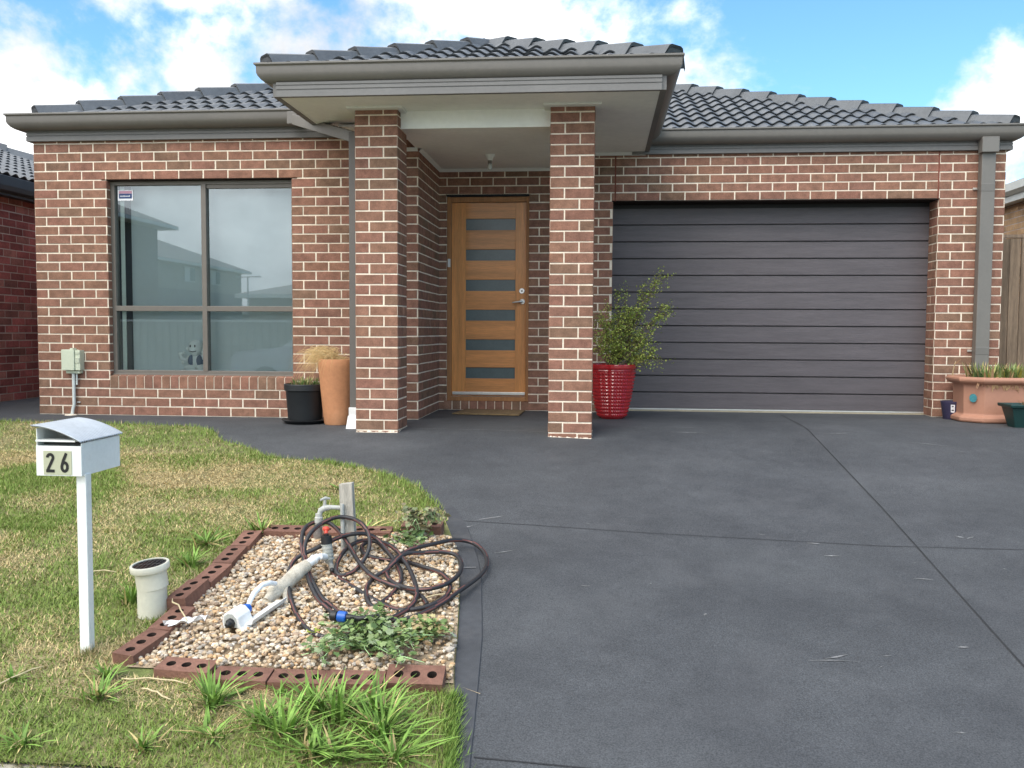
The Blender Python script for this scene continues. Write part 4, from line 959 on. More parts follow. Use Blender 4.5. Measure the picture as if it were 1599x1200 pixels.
HOSE = [[(4.332,-3.63,-0.484),(4.297,-3.644,-0.491),(4.234,-3.641,-0.496),(4.16,-3.607,-0.491),(4.062,-3.488,-0.474),(3.967,-3.319,-0.439),(3.899,-3.173,-0.397),(3.868,-3.054,-0.36),(3.884,-2.983,-0.32),(3.972,-2.925,-0.281),(4.023,-2.851,-0.26),(4.069,-2.781,-0.25),(4.134,-2.743,-0.244),(4.192,-2.71,-0.26),(4.241,-2.715,-0.29),(4.321,-2.814,-0.335),(4.391,-2.919,-0.37),(4.432,-3.044,-0.398),(4.426,-3.155,-0.42),(4.403,-3.243,-0.438),(4.374,-3.33,-0.45)],[(4.205,-3.425,-0.464),(4.148,-3.357,-0.454),(4.085,-3.29,-0.435),(3.996,-3.145,-0.393),(3.93,-3.011,-0.334),(3.881,-2.91,-0.269),(3.864,-2.821,-0.216),(3.886,-2.743,-0.194),(3.93,-2.698,-0.198),(3.981,-2.706,-0.209),(4.05,-2.748,-0.255),(4.121,-2.834,-0.308),(4.202,-2.963,-0.347),(4.289,-3.06,-0.381),(4.395,-3.132,-0.401),(4.488,-3.162,-0.416),(4.567,-3.218,-0.431),(4.604,-3.277,-0.446)],[(4.22,-3.406,-0.462),(4.156,-3.328,-0.45),(4.096,-3.27,-0.432),(3.991,-3.104,-0.387),(3.93,-2.988,-0.33),(3.912,-2.956,-0.276),(3.924,-2.919,-0.22),(3.957,-2.848,-0.18),(4.003,-2.781,-0.16),(4.051,-2.751,-0.156),(4.12,-2.757,-0.167),(4.182,-2.816,-0.185),(4.217,-2.843,-0.229),(4.228,-2.88,-0.285),(4.208,-2.917,-0.34),(4.179,-2.979,-0.379),(4.127,-3.02,-0.395),(4.092,-3.008,-0.383),(4.079,-2.947,-0.354),(4.084,-2.835,-0.318),(4.117,-2.749,-0.295),(4.162,-2.703,-0.289),(4.228,-2.702,-0.298),(4.292,-2.768,-0.328),(4.361,-2.866,-0.357),(4.414,-2.981,-0.389),(4.427,-3.02,-0.405)],[(4.392,-3.531,-0.48),(4.428,-3.516,-0.468),(4.473,-3.469,-0.461),(4.535,-3.347,-0.444),(4.549,-3.255,-0.421),(4.529,-3.163,-0.397),(4.459,-2.985,-0.36),(4.401,-2.88,-0.334),(4.338,-2.766,-0.318),(4.267,-2.685,-0.306),(4.175,-2.64,-0.309),(4.139,-2.68,-0.325),(4.164,-2.75,-0.346),(4.219,-2.78,-0.36),(4.299,-2.797,-0.367),(4.404,-2.813,-0.37),(4.511,-2.885,-0.376),(4.602,-2.937,-0.386),(4.668,-3.034,-0.403),(4.686,-3.172,-0.423),(4.647,-3.284,-0.438),(4.582,-3.338,-0.449),(4.496,-3.357,-0.454),(4.431,-3.326,-0.45),(4.315,-3.231,-0.436),(4.222,-3.139,-0.422),(4.124,-3.043,-0.408),(4.067,-2.985,-0.39),(4.067,-3.001,-0.372)],[(4.479,-3.465,-0.47),(4.517,-3.452,-0.469),(4.574,-3.419,-0.461),(4.658,-3.299,-0.446),(4.731,-3.134,-0.424),(4.803,-2.901,-0.408),(4.818,-2.729,-0.388),(4.78,-2.579,-0.36),(4.699,-2.478,-0.337),(4.608,-2.528,-0.316),(4.514,-2.652,-0.312),(4.421,-2.76,-0.317),(4.365,-2.846,-0.339),(4.345,-2.957,-0.371),(4.367,-3.051,-0.39),(4.429,-3.13,-0.401),(4.518,-3.183,-0.405),(4.595,-3.183,-0.402),(4.668,-3.112,-0.394),(4.709,-2.99,-0.378),(4.702,-2.859,-0.358),(4.653,-2.751,-0.341),(4.579,-2.752,-0.328),(4.485,-2.799,-0.323),(4.412,-2.846,-0.32),(4.375,-2.927,-0.341),(4.342,-2.981,-0.369),(4.295,-3.045,-0.394),(4.283,-3.138,-0.412),(4.301,-3.224,-0.43),(4.338,-3.305,-0.447),(4.386,-3.346,-0.458)]]
HEND = (4.297, -3.599, -0.455)

hs = empty('garden_hose', (4.3, -3., G(4.3, -3.))); tag(hs, 'black garden hose with red-brown stripes heaped in loose coils on the gravel', 'hose')
def smooth_path(P, n=7):
    P = [Vector(p) for p in P]; out = []
    for i in range(len(P) - 1):
        p0 = P[max(i - 1, 0)]; p1 = P[i]; p2 = P[i + 1]; p3 = P[min(i + 2, len(P) - 1)]
        for k in range(n):
            t = k / n; out.append(.5 * ((2 * p1) + (p2 - p0) * t + (2 * p0 - 5 * p1 + 4 * p2 - p3) * t * t + (3 * p1 - p0 - 3 * p2 + p3) * t ** 3))
    return out + [P[-1]]
def stripe(i, j):
    j2 = (j + i // 5) % 10
    return (.13, .045, .038) if j2 in (2, 7) else (.022, .021, .023)
for pts in HOSE:
    b = MB(); b.tube(smooth_path(pts), .0112, 10, colf=stripe, c=(.02, .02, .02)); part(b, 'hose_coil', M['hose'], hs, smooth='full')
HEND = (HEND[0], HEND[1] - .02, HEND[2] + .045)
hx, hy, hz_ = HEND
hd = Vector((-1., .08, .05)).normalized(); Mh = hd.to_track_quat('Z', 'Y').to_matrix()
b = MB(); b.tube([Vector(HEND) - hd * .14 + Vector((.02, .03, .01)), Vector(HEND) - hd * .08, Vector(HEND) - hd * .02], [.010, .012, .015], 12); b.lathe([(.017, 0), (.022, .004), (.022, .028), (.017, .032)], Vector(HEND) + hd * .022, 16, M=Mh); part(b, 'nozzle_grip', M['black'], hs, smooth=True)
b = MB(); b.lathe([(.016, -.02), (.0235, -.018), (.0235, .018), (.018, .022)], HEND, 18, M=Mh)
for k in range(9): b.lathe([(.0245, -.015), (.0245, .015)], HEND, 18, M=Mh) if k == 0 else None
part(b, 'blue_connector', M['blue'], hs, smooth=True)

# ------------------------------------------------------------------ weeds in the bed
def leafy(name, x, y, label, n, spread, h, lsize, cols, stems=8, z0=.03, flat=.4, seed=1, group=None):
    random.seed(seed); root = empty(name, (x, y, G(x, y))); tag(root, label, 'weed', group)
    b = MB(); lf = MB()
    tips = []
    for s_ in range(stems):
        a = random.uniform(0, 6.283); r = random.uniform(.4, 1.) * spread; P = []
        for k in range(6):
            t = k / 5; px_, py_ = x + math.cos(a + .3 * math.sin(s_ + 3 * t)) * r * t, y + math.sin(a + .3 * math.sin(s_ + 3 * t)) * r * .85 * t
            P.append((px_, py_, G(px_, py_) + z0 + h * math.sin(min(1, t * 1.2) * 2.2) * random.uniform(.7, 1.)))
        b.tube(P, [.003, .003, .0026, .0022, .0018, .0012], 5, (.5, .75, .35)); tips.append(P)
    for _ in range(n):
        P = random.choice(tips); k = random.uniform(.5, 4.99); i = int(k); q = Vector(P[i]).lerp(Vector(P[i + 1]), k - i) + Vector((random.gauss(0, .022), random.gauss(0, .022), random.uniform(-.01, .04)))
        s = lsize * random.uniform(.6, 1.25); a = random.uniform(0, 6.283); c = random.choice(cols); kk = random.uniform(.7, 1.2)
        Mr = Matrix.Rotation(a, 3, 'Z') @ Matrix.Rotation(random.uniform(-.9, .9) * (1 - flat) + random.uniform(-.3, .3), 3, 'X') @ Matrix.Rotation(random.uniform(-.7, .7), 3, 'Y')
        sh = [(-.12, 0, 0), (.0, .45, .05), (.35, .32, .02), (.45, .55, 0), (.7, .25, .03), (1.05, 0, -.08), (.7, -.25, .03), (.45, -.55, 0), (.35, -.32, .02), (0, -.45, .05)]
        lf.face([Mr @ (Vector(v) * s) + q for v in sh], tuple(u * kk for u in c))
    part(b, 'stem', M['leaf'], root); part(lf, 'foliage', M['leaf'], root)
    return root
GW = [(.13, .205, .055), (.18, .26, .08), (.23, .31, .12), (.10, .16, .05), (.30, .37, .20)]
leafy('trailing_weed', 4.44, -3.70, 'green lobed weed sprawling over the gravel by the front row of bricks', 760, .33, .085, .028, GW, 24, seed=3)
leafy('trailing_weed', 4.66, -3.60, 'half withered low weed between the hose and the driveway edge', 260, .17, .06, .024, GW[:2] + [(.40, .34, .16), (.34, .26, .13)], 9, seed=9)
leafy('dried_weed', 4.41, -2.46, 'withered grey-green weed drooping over the back row of bricks', 210, .13, .17, .030, [(.18, .21, .10), (.25, .24, .14), (.30, .25, .15)], 11, seed=12, flat=.1)
leafy('broadleaf_weed', 4.33, -2.52, 'low green weed at the foot of the back row bricks', 110, .17, .03, .033, GW, 7, seed=14)
def flat_leaf(x, y, s, c, lab):
    lf = MB(); random.seed(int(x * 100)); z = G(x, y) + .055
    for k in range(5):
        a = k * 1.26 + .3; d = Vector((math.cos(a), math.sin(a), .12)); e = Vector((-math.sin(a), math.cos(a), 0))
        lf.face([Vector((x, y, z)), Vector((x, y, z)) + d * s * .55 + e * s * .35, Vector((x, y, z)) + d * s, Vector((x, y, z)) + d * s * .55 - e * s * .35], c)
    o = lf.build('fallen_leaf', M['leaf']); tag(o, lab, 'leaf', 'single coloured leaves on the gravel')
flat_leaf(4.16, -3.60, .038, (.28, .33, .03), 'yellow-green lobed leaf lying left of the trailing weed')
flat_leaf(4.25, -3.66, .02, (.70, .12, .03), 'small orange leaf on the gravel beside the trailing weed')
flat_leaf(4.63, -3.62, .045, (.40, .29, .07), 'yellow-brown dying leaf at the right of the trailing weed')
flat_leaf(4.47, -3.50, .02, (.62, .16, .06), 'small orange-pink leaf on top of the trailing weed')

# ------------------------------------------------------------------ meter box
mtr = empty('meter_box', (.38, YL, .5)); tag(mtr, 'cream electrical box with grey conduit on the left brick wall', 'meter box')
b = MB(); b.box((.285, .845, .43), (.415, YL - .004, .628)); part(b, 'box_lid', M['meterbox'], mtr, bevel=.006)
b = MB(); b.box((.417, .86, .432), (.466, YL - .004, .622)); b.box((.419, .853, .50), (.462, .861, .555), (.85, .85, .85)); b.box((.419, .855, .585), (.462, .861, .61), (.9, .9, .9)); b.box((.31, .88, .40), (.45, YL - .004, .43)); b.box((.36, .87, .628), (.39, YL - .004, .642)); part(b, 'box_side', M['meterbox'], mtr, bevel=.003)
b = MB(); b.tube([(.372, .905, .405), (.372, .905, .1), (.36, .9, .05), (.352, .895, -.02)], .0155, 12); b.tube([(.402, .91, .405), (.402, .91, .29)], .008, 8)
part(b, 'conduit', M['conduit'], mtr, smooth=True)
b = MB(); b.box((.34, .925, .345), (.352, YL - .003, .365)); part(b, 'conduit_clip', M['alu'], mtr)
b = MB(); b.box((.39, .925, .115), (.42, YL - .003, .128)); part(b, 'conduit_clip', M['alu'], mtr)
b = MB(); b.lathe([(.06, -.004), (.05, .008), (.0001, .01)], (.352, .88, 0), 16); part(b, 'mortar_pad', M['mortar'], mtr)

# ------------------------------------------------------------------ door mat
b = MB(); b.mesh([(3.955, 1.475, .006), (4.62, 1.41, .006), (4.64, 1.93, .006), (4.02, 1.99, .006), (3.955, 1.475, .018), (4.62, 1.41, .018), (4.64, 1.93, .018), (4.02, 1.99, .018)], [(0, 1, 5, 4), (1, 2, 6, 5), (2, 3, 7, 6), (3, 0, 4, 7), (4, 5, 6, 7)])
o = b.build('door_mat', M['mat']); tag(o, 'worn brown coir mat lying on the porch below the front door', 'door mat')

# ------------------------------------------------------------------ figurine behind the glass
fx, fy = 1.525, gy + .075; fz = wz0 + .03; K = .0125
fg = empty('figurine', (fx, fy, fz)); tag(fg, 'small white ceramic figurine in a navy vest on the inside window sill', 'figurine')
b = MB(); b.box((fx - .10, fy - .05, fz), (fx + .08, fy + .045, fz + .018)); b.ball((fx - .045, fy - .02, fz + .035), .035, 8, sc=(1.3, 1, .7)); b.ball((fx + .045, fy - .02, fz + .035), .035, 8, sc=(1.3, 1, .7))
b.ball((fx, fy, fz + .085), .055, 10, sc=(.95, .8, 1.1)); b.ball((fx + .0, fy - .01, fz + .185), .058, 12, sc=(1, .95, 1.02)); b.ball((fx - .005, fy - .05, fz + .165), .022, 8, sc=(1.4, .8, .8)); b.ball((fx - .065, fy - .0, fz + .175), .018, 8); b.ball((fx + .06, fy, fz + .178), .018, 8)
b.ball((fx, fy - .03, fz + .14), .03, 8, sc=(1, .8, .7))
b.tube([(fx - .045, fy - .01, fz + .115), (fx - .075, fy - .02, fz + .085), (fx - .105, fy - .03, fz + .105), (fx - .115, fy - .03, fz + .128)], [.019, .018, .017, .015], 10); b.tube([(fx + .045, fy - .01, fz + .115), (fx + .075, fy - .02, fz + .1), (fx + .07, fy - .035, fz + .135)], [.019, .017, .015], 10)
b.ball((fx - .11, fy - .03, fz + .135), .02, 8, sc=(1.1, .8, .7)); b.ball((fx - .085, fy - .03, fz + .145), .011, 6); b.ball((fx + .068, fy - .035, fz + .148), .017, 8); b.ball((fx - .1, fy - .02, fz + .07), .012, 6)
part(b, 'body', M['ceramic'], fg, smooth='full')
b = MB(); b.ball((fx - .03, fy - .012, fz + .085), .040, 10, sc=(.75, .95, 1.15)); b.ball((fx + .033, fy - .012, fz + .085), .040, 10, sc=(.75, .95, 1.15)); part(b, 'vest', M['navy'], fg, smooth='full')
for s_ in (-.02, .016):
    b = MB(); b.ball((fx + s_ - .003, fy - .062, fz + .195), .0075, 6, sc=(.8, .5, 1.4)); part(b, 'eye', M['black'], fg)
b = MB(); b.tube([(fx - .03, fy - .058, fz + .158), (fx - .005, fy - .066, fz + .152), (fx + .022, fy - .058, fz + .158)], .003, 5); part(b, 'mouth', M['black'], fg)
fg.scale = (1.28, 1.1, 1.28); fg.location.x -= .02
b = MB(); b.box((wx0, fy1 + .001, wz0 - .02), (wx1, gy + .155, wz0 + .028)); part(b, 'window_stool', M['white_trim'], win)
# ------------------------------------------------------------------ potted plants
def pot_plant(name, x, y, label, z=0): 
    o = empty(name, (x, y, z)); tag(o, label, 'potted plant'); return o
def strap_leaves(mb, x, y, z, n, rad, h, sp, cols, wd, seed):
    random.seed(seed)
    for _ in range(n):
        a = random.uniform(0, 6.283); r = rad * math.sqrt(random.random()); k = random.uniform(.75, 1.2); c = random.choice(cols)
        long_blade(mb, x + r * math.cos(a), y + r * math.sin(a), z, h * random.uniform(.5, 1.1), sp * random.uniform(.3, 1.1), a + random.uniform(-.8, .8), wd * random.uniform(.6, 1.2), tuple(q * k for q in c))
SUC = [(.13, .23, .06), (.20, .27, .09), (.28, .30, .10), (.46, .32, .17), (.09, .15, .05)]
# black pot
x, y = 2.785, .50; r_ = pot_plant('potted_plant', x, y, 'round black plastic pot of spiky green succulents under the front window')
b = MB(); b.lathe([(.145, .03), (.15, .05), (.168, .285), (.170, .288), (.176, .29), (.182, .295), (.184, .345), (.180, .35), (.172, .35), (.165, .31), (.0001, .31)], (x, y, 0), 44); part(b, 'pot', M['black_pot'], r_, smooth=True)
b = MB(); b.lathe([(.16, .0), (.205, .03), (.209, .034), (.204, .036), (.165, .012), (.0001, .01)], (x, y, 0), 44); part(b, 'saucer', M['black_pot'], r_, smooth=True)
b = MB(); b.lathe([(.166, .315), (.08, .325), (.0001, .33)], (x, y, 0), 24); part(b, 'soil', M['soil'], r_)
b = MB(); strap_leaves(b, x + .01, y, .315, 170, .13, .10, .05, SUC, .007, 5); part(b, 'foliage', M['leaf'], r_)
# tall terracotta pot with dried grass
x, y = 3.10, .44; r_ = pot_plant('potted_grass', x, y, 'tall tapered terracotta pot of dead straw-coloured grass beside the pillar')
b = MB(); b.lathe([(.112, 0), (.118, .01), (.130, .12), (.149, .32), (.166, .50), (.170, .565), (.166, .575), (.150, .575), (.146, .53), (.0001, .53)], (x, y, 0), 48); part(b, 'pot', M['terracotta'], r_, smooth=True)
b = MB(); b.lathe([(.147, .54), (.0001, .55)], (x, y, 0), 24); part(b, 'soil', M['soil'], r_)
b = MB(); random.seed(8)
for _ in range(420):
    a0 = random.gauss(3.5, .75); kk = random.uniform(.7, 1.15); c_ = random.choice([(.66, .45, .20), (.72, .53, .27), (.55, .37, .16)])
    sx_, sy_ = x - .02 + random.gauss(0, .045), y + random.gauss(0, .05); L0 = random.uniform(.14, .34); hh = random.uniform(.03, .12); drp = random.uniform(.02, .24) * (L0 / .3)
    P = []
    for k in range(6):
        t = k / 5; P.append(Vector((sx_ + math.cos(a0) * L0 * t, sy_ + math.sin(a0) * L0 * .6 * t, .555 + hh * math.sin(t * 2.4) * 1.3 - drp * t ** 2.6)))
    for k in range(5):
        w0 = .0026 * (1 - k / 5.5); w1 = .0026 * (1 - (k + 1) / 5.5)
        b.face([P[k] + Vector((0, 0, -w0)) + Vector((w0, 0, 0)), P[k] + Vector((0, 0, w0)), P[k + 1] + Vector((0, 0, w1)), P[k + 1] + Vector((w1, 0, -w1))], tuple(q * kk for q in c_))
for _ in range(70):
    a0 = random.uniform(-.8, .8); P0 = Vector((x + random.uniform(0, .12), y + random.gauss(0, .05), .55)); P1 = P0 + Vector((math.cos(a0) * .07, math.sin(a0) * .05, random.uniform(.005, .03)))
    b.face([P0, P0 + Vector((0, 0, .004)), P1 + Vector((0, 0, .002)), P1], (.42, .28, .13))
part(b, 'dead_grass', M['straw'], r_)
# red glazed pot with shrub
x, y = 5.52, 1.36; r_ = pot_plant('potted_shrub', x, y, 'studded glossy red pot holding a loose small-leaved green shrub by the garage')
b = MB(); n = 46; rows_ = 13
def rad(z): return .120 + .098 * (max(0, z) / .45) ** .62
b.lathe([(.108, 0), (.116, .004), (rad(.02), .02)], (x, y, 0), n)
b.lathe([(rad(.45), .45), (.223, .452), (.226, .462), (.222, .472), (.232, .476), (.236, .49), (.236, .51), (.230, .52), (.215, .52), (.205, .47), (.0001, .47)], (x, y, 0), n)
for i in range(rows_):
    za, zb_ = .02 + .43 * i / rows_, .02 + .43 * (i + 1) / rows_; zm = (za + zb_) / 2
    for j in range(n):
        g0, g1 = 2 * math.pi * j / n, 2 * math.pi * (j + 1) / n; gm = (g0 + g1) / 2
        q = [Vector((x + rad(zz) * math.cos(g), y + rad(zz) * math.sin(g), zz)) for g, zz in ((g0, za), (g1, za), (g1, zb_), (g0, zb_))]
        apx = Vector((x + (rad(zm) + .0085) * math.cos(gm), y + (rad(zm) + .0085) * math.sin(gm), zm + .003))
        for a_, b_ in ((0, 1), (1, 2), (2, 3), (3, 0)): b.face([q[a_], q[b_], apx])
part(b, 'pot', M['red_glaze'], r_)
b = MB(); b.lathe([(.205, .475), (.1, .485), (.0001, .49)], (x, y, 0), 24); part(b, 'soil', M['soil'], r_)
random.seed(21); br = MB(); lf = MB()
LC = [(.30, .37, .06), (.38, .45, .09), (.23, .30, .05), (.50, .50, .12), (.16, .22, .04)]
def leafc(q, s, c):
    Mr = Matrix.Rotation(random.uniform(0, 6.283), 3, 'Z') @ Matrix.Rotation(random.uniform(-1.2, 1.2), 3, 'X') @ Matrix.Rotation(random.uniform(-1.2, 1.2), 3, 'Y')
    k = random.uniform(.65, 1.25)
    lf.face([q + Mr @ (Vector(v) * s) for v in ((0, 0, 0), (.35, .5, .06), (.8, .42, .02), (1.05, 0, -.05), (.8, -.42, .02), (.35, -.5, .06))], tuple(u * k for u in c))
def branch(P0, P1, r0, bow, leaves, side=True, gap=.25):
    n_ = 9; P = []; ax_ = Vector((random.uniform(-1, 1), random.uniform(-1, 1), random.uniform(-.3, .6))).normalized()
    for k in range(n_ + 1):
        t = k / n_; P.append(Vector(P0).lerp(Vector(P1), t) + ax_ * bow * math.sin(t * math.pi) + Vector((random.gauss(0, .006), random.gauss(0, .006), random.gauss(0, .006))))
    br.tube(P, [r0 * (1 - .8 * k / n_) for k in range(n_ + 1)], 6)
    for _ in range(leaves):
        t = random.uniform(gap, 1) * n_; i = min(int(t), n_ - 1); q = P[i].lerp(P[i + 1], t - i) + Vector((random.gauss(0, .018), random.gauss(0, .018), random.gauss(0, .018)))
        leafc(q, random.uniform(.009, .019), random.choice(LC))
    if side:
        for _ in range(9):
            t = random.uniform(.3, .98) * n_; i = min(int(t), n_ - 1); q = P[i].lerp(P[i + 1], t - i); d = (P[i + 1] - P[i]).normalized()
            e = q + d * random.uniform(.03, .12) + Vector((random.gauss(0, .07), random.gauss(0, .07), random.gauss(.01, .06)))
            branch(q, e, .0022, .01, 20, False, .1)
base = Vector((x + .0, y, .48))
ENDS = [(.48, -.05, 1.365), (.46, -.02, 1.34), (.36, .02, 1.24), (.30, .1, 1.22), (.54, -.05, 1.08), (.57, .05, 1.03), (.50, .0, 1.10), (.40, -.12, .82), (.50, -.1, .60), (.44, -.14, .66), (.36, -.16, .55), (.34, -.05, .78), (.12, -.05, 1.18), (.03, 0, 1.22), (-.06, -.1, 1.04), (-.16, -.06, .95), (-.2, .02, .82), (.05, -.14, .95), (.16, -.12, 1.02), (.2, -.14, .86), (-.05, -.16, .8), (.1, .14, 1.0), (.24, .1, 1.05), (-.12, .12, .95), (.0, -.18, .68), (.12, -.18, .7), (.26, -.02, 1.12), (-.1, -.15, .70), (.18, .05, .9)]
for e in ENDS:
    P1 = Vector((x + e[0] * .92, y + e[1], e[2])); branch(base + Vector((random.gauss(0, .05), random.gauss(0, .04), 0)), P1, .0065, random.uniform(.02, .07), 60)
part(br, 'branches', M['twig'], r_); part(lf, 'foliage', M['leaf'], r_)
# purple pot with a bare stick
x, y = 8.815, 1.80; r_ = pot_plant('potted_cutting', x, y, 'small purple plastic pot with one bare twisted stick against the brick pier')
b = MB(); b.lathe([(.078, 0), (.082, .004), (.106, .165), (.108, .168), (.108, .178), (.101, .178), (.098, .15), (.0001, .15)], (x, y, -.003), 36); part(b, 'pot', M['purple_pot'], r_, smooth=True)
b = MB(); b.lathe([(.098, .155), (.0001, .16)], (x, y, 0), 20); part(b, 'soil', M['soil'], r_)
b = MB(); b.tube([(x + .03, y, .15), (x + .035, y, .27), (x + .04, y, .34), (x - .01, y, .40), (x - .005, y, .47), (x + .01, y, .54), (x + .02, y + .01, .56)], [.0085, .008, .0085, .007, .006, .0045, .003], 7, (2.2, 2.4, 2.2)); b.tube([(x + .005, y, .53), (x + .05, y, .57), (x + .07, y, .58)], [.004, .0025, .0015], 5, (2., 1.5, 1.)); part(b, 'stick', M['twig'], r_)
b = MB()
def on_pot(a0, w_, z0_, z1_, m, mb):
    k = 5
    for i in range(k):
        g0, g1 = a0 + w_ * i / k, a0 + w_ * (i + 1) / k
        rr = lambda zz: .0835 + .0235 * zz / .165 + .0012
        mb.face([(x + rr(zz) * math.cos(g), y + rr(zz) * math.sin(g), zz) for g, zz in ((g0, z0_), (g1, z0_), (g1, z1_), (g0, z1_))], m=m)
on_pot(R(-118), R(20), .07, .145, 0, b); on_pot(R(-114), R(12), .082, .098, 1, b); on_pot(R(-115), R(14), .112, .116, 1, b); on_pot(R(-114), R(10), .124, .134, 1, b)
for i in range(14):
    g_ = 2 * math.pi * i / 14; h_ = 2 * math.pi * (i + 1) / 14; rr_ = .108; c0 = R(-75)
    b.face([(x + .1045 * math.cos(c0 + q * .018 / rr_ * 1.), y + .1045 * math.sin(c0 + q * .018 / rr_), .115 + w_ * .019) for q, w_ in ((0, 0), (math.cos(g_), math.sin(g_)), (math.cos(h_), math.sin(h_)))], m=2)
part(b, 'price_label', [M['sticker_white'], M['black_ink'], M['sticker_blue']], r_)
# octagonal terracotta planter
cx, cy, hx_, hy_, ch = 9.19, 1.66, .41, .30, .15
r_ = pot_plant('planter', cx, cy, 'wide cut-cornered terracotta planter of spiky succulents below the downpipe')
def octo(o, z): 
    a, b_, c_ = hx_ + o, hy_ + o, ch + o * .4
    return [(cx - a + c_, cy - b_, z), (cx + a - c_, cy - b_, z), (cx + a, cy - b_ + c_, z), (cx + a, cy + b_ - c_, z), (cx + a - c_, cy + b_, z), (cx - a + c_, cy + b_, z), (cx - a, cy + b_ - c_, z), (cx - a, cy - b_ + c_, z)]
b = MB(); prof = [(-.03, 0), (.0, .004), (.008, .02), (.008, .045), (-.012, .06), (-.03, .068), (-.036, .08), (-.028, .34), (-.022, .355), (.012, .37), (.026, .385), (.03, .40), (.026, .416), (.01, .424), (-.04, .424), (-.05, .41), (-.05, .36)]
V = [q for o_, z_ in prof for q in octo(o_, z_)]
b.mesh(V, [(i * 8 + j, i * 8 + (j + 1) % 8, (i + 1) * 8 + (j + 1) % 8, (i + 1) * 8 + j) for i in range(len(prof) - 1) for j in range(8)]); part(b, 'planter_box', M['terracotta2'], r_, bevel=.006)
b = MB(); b.face(octo(-.045, .385)); part(b, 'soil', M['soil'], r_)
b = MB(); strap_leaves(b, cx - .1, cy - .05, .385, 190, .22, .17, .08, SUC[:3] + SUC[4:] + [(.46, .32, .17), (.42, .28, .15), (.34, .32, .08)], .011, 15); strap_leaves(b, cx + .12, cy - .03, .385, 120, .18, .17, .07, SUC[:3] + [(.36, .34, .06)], .013, 16)
random.seed(4)
for _ in range(46):
    sx_ = cx + random.uniform(-.26, .12); P = [Vector((sx_, cy - .2, .40))]; a0 = random.uniform(-2.6, -.5)
    for k in range(4): P.append(P[-1] + Vector((math.cos(a0) * .03, -.035 + .01 * k, .012 - .022 * k)) + Vector((random.gauss(0, .008), 0, random.gauss(0, .006))))
    b.tube(P, [.007, .006, .006, .005, .003], 5, random.choice([(.42, .25, .13), (.46, .30, .15), (.36, .20, .11)]))
part(b, 'foliage', M['leaf'], r_)
b = MB(); nrm = Vector((-1, -1, 0)).normalized(); tn = Vector((1, -1, 0)).normalized(); c0 = Vector((cx - hx_ + ch / 2 + .02, cy - hy_ + ch / 2 + .02, .23)) + nrm * .012
for i in range(18):
    g_, h_ = 2 * math.pi * i / 18, 2 * math.pi * (i + 1) / 18
    b.face([c0, c0 + tn * .035 * math.cos(g_) + Vector((0, 0, .04 * math.sin(g_))), c0 + tn * .035 * math.cos(h_) + Vector((0, 0, .04 * math.sin(h_)))])
part(b, 'round_label', M['sticker_teal'], r_)
# green trough
tx0, tx1, ty0, ty1 = 9.02, 9.75, .98, 1.22
r_ = pot_plant('trough_planter', 9.38, 1.1, 'dark green plastic trough of dry plants at the right edge of the photo')
b = MB()
def rect(o, z): return [(tx0 - o, ty0 - o, z), (tx1 + o, ty0 - o, z), (tx1 + o, ty1 + o, z), (tx0 - o, ty1 + o, z)]
pr_ = [(-.05, -.02), (-.004, .17), (-.002, .175), (.018, .178), (.024, .20), (.02, .207), (-.012, .207), (-.02, .19), (-.02, .17)]
V = [q for o_, z_ in pr_ for q in rect(o_, z_)]; b.mesh(V, [(i * 4 + j, i * 4 + (j + 1) % 4, (i + 1) * 4 + (j + 1) % 4, (i + 1) * 4 + j) for i in range(len(pr_) - 1) for j in range(4)]); part(b, 'trough', M['green_pot'], r_, bevel=.004)
b = MB(); b.face(rect(-.015, .18)); part(b, 'soil', M['soil'], r_)
b = MB(); strap_leaves(b, 9.25, 1.1, .18, 60, .1, .07, .05, [(.42, .28, .12), (.36, .25, .12)], .006, 31); strap_leaves(b, 9.5, 1.1, .18, 60, .1, .16, .06, SUC, .008, 32)
b.tube([(9.19, 1.12, .18), (9.195, 1.12, .28), (9.2, 1.12, .36)], [.012, .01, .008], 6, (.25, .2, .13)); part(b, 'foliage', M['leaf'], r_)

# ------------------------------------------------------------------ neighbours and fence
nb = empty('neighbour_house', (-3.5, 4, 0)); tag(nb, 'dark red brick house with grey tiled roof at the left edge', 'house')
w = MB(); brick_wall(w, (-1.3, 8.4, 0), (0, -1, 0), (1, 0, 0), 0, 9.4, -.02, 2.36, kind='old', joint=.05); w.face([(-1.3, -1, 0), (-8, -1, 0), (-8, -1, 2.36), (-1.3, -1, 2.36)], m=0)
part(w, 'wall', [M['old_brick'], M['old_mortar']], nb)
w = MB(); sweep(w, [(-1.18, -1.2), (-1.18, 8.55), (-8, 8.55)][::-1][::-1], [(0, 2.33), (.02, 2.33), (.05, 2.35), (.06, 2.40), (.06, 2.50), (.05, 2.51), (0, 2.50)])
w.box((-1.30, -1.2, 2.30), (-1.18, 8.5, 2.36)); w.box((-1.2, -1.2, 2.33), (-1.175, 8.55, 2.5)); part(w, 'gutter', M['gutter_dark'], nb)
w = MB(); tiles(w, (-1.14, 8.55, 2.50), (0, -1, 0), (-1, 0, 0), lambda q: (q, 9.8), 11, period=.155); tiles(w, (-1.14, 8.55, 2.50), (-1, 0, 0), (0, -1, 0), lambda q: (q, 7), 11); part(w, 'roof', [M['old_tile'], M['tile_dark']], nb, smooth=True)
w = MB(); hip_caps(w, (-1.2, 8.5, 2.56), (-4.6, 5.1, 2.56 + 3.4 * PIT), .41); part(w, 'hip_capping', M['old_tile'], nb)

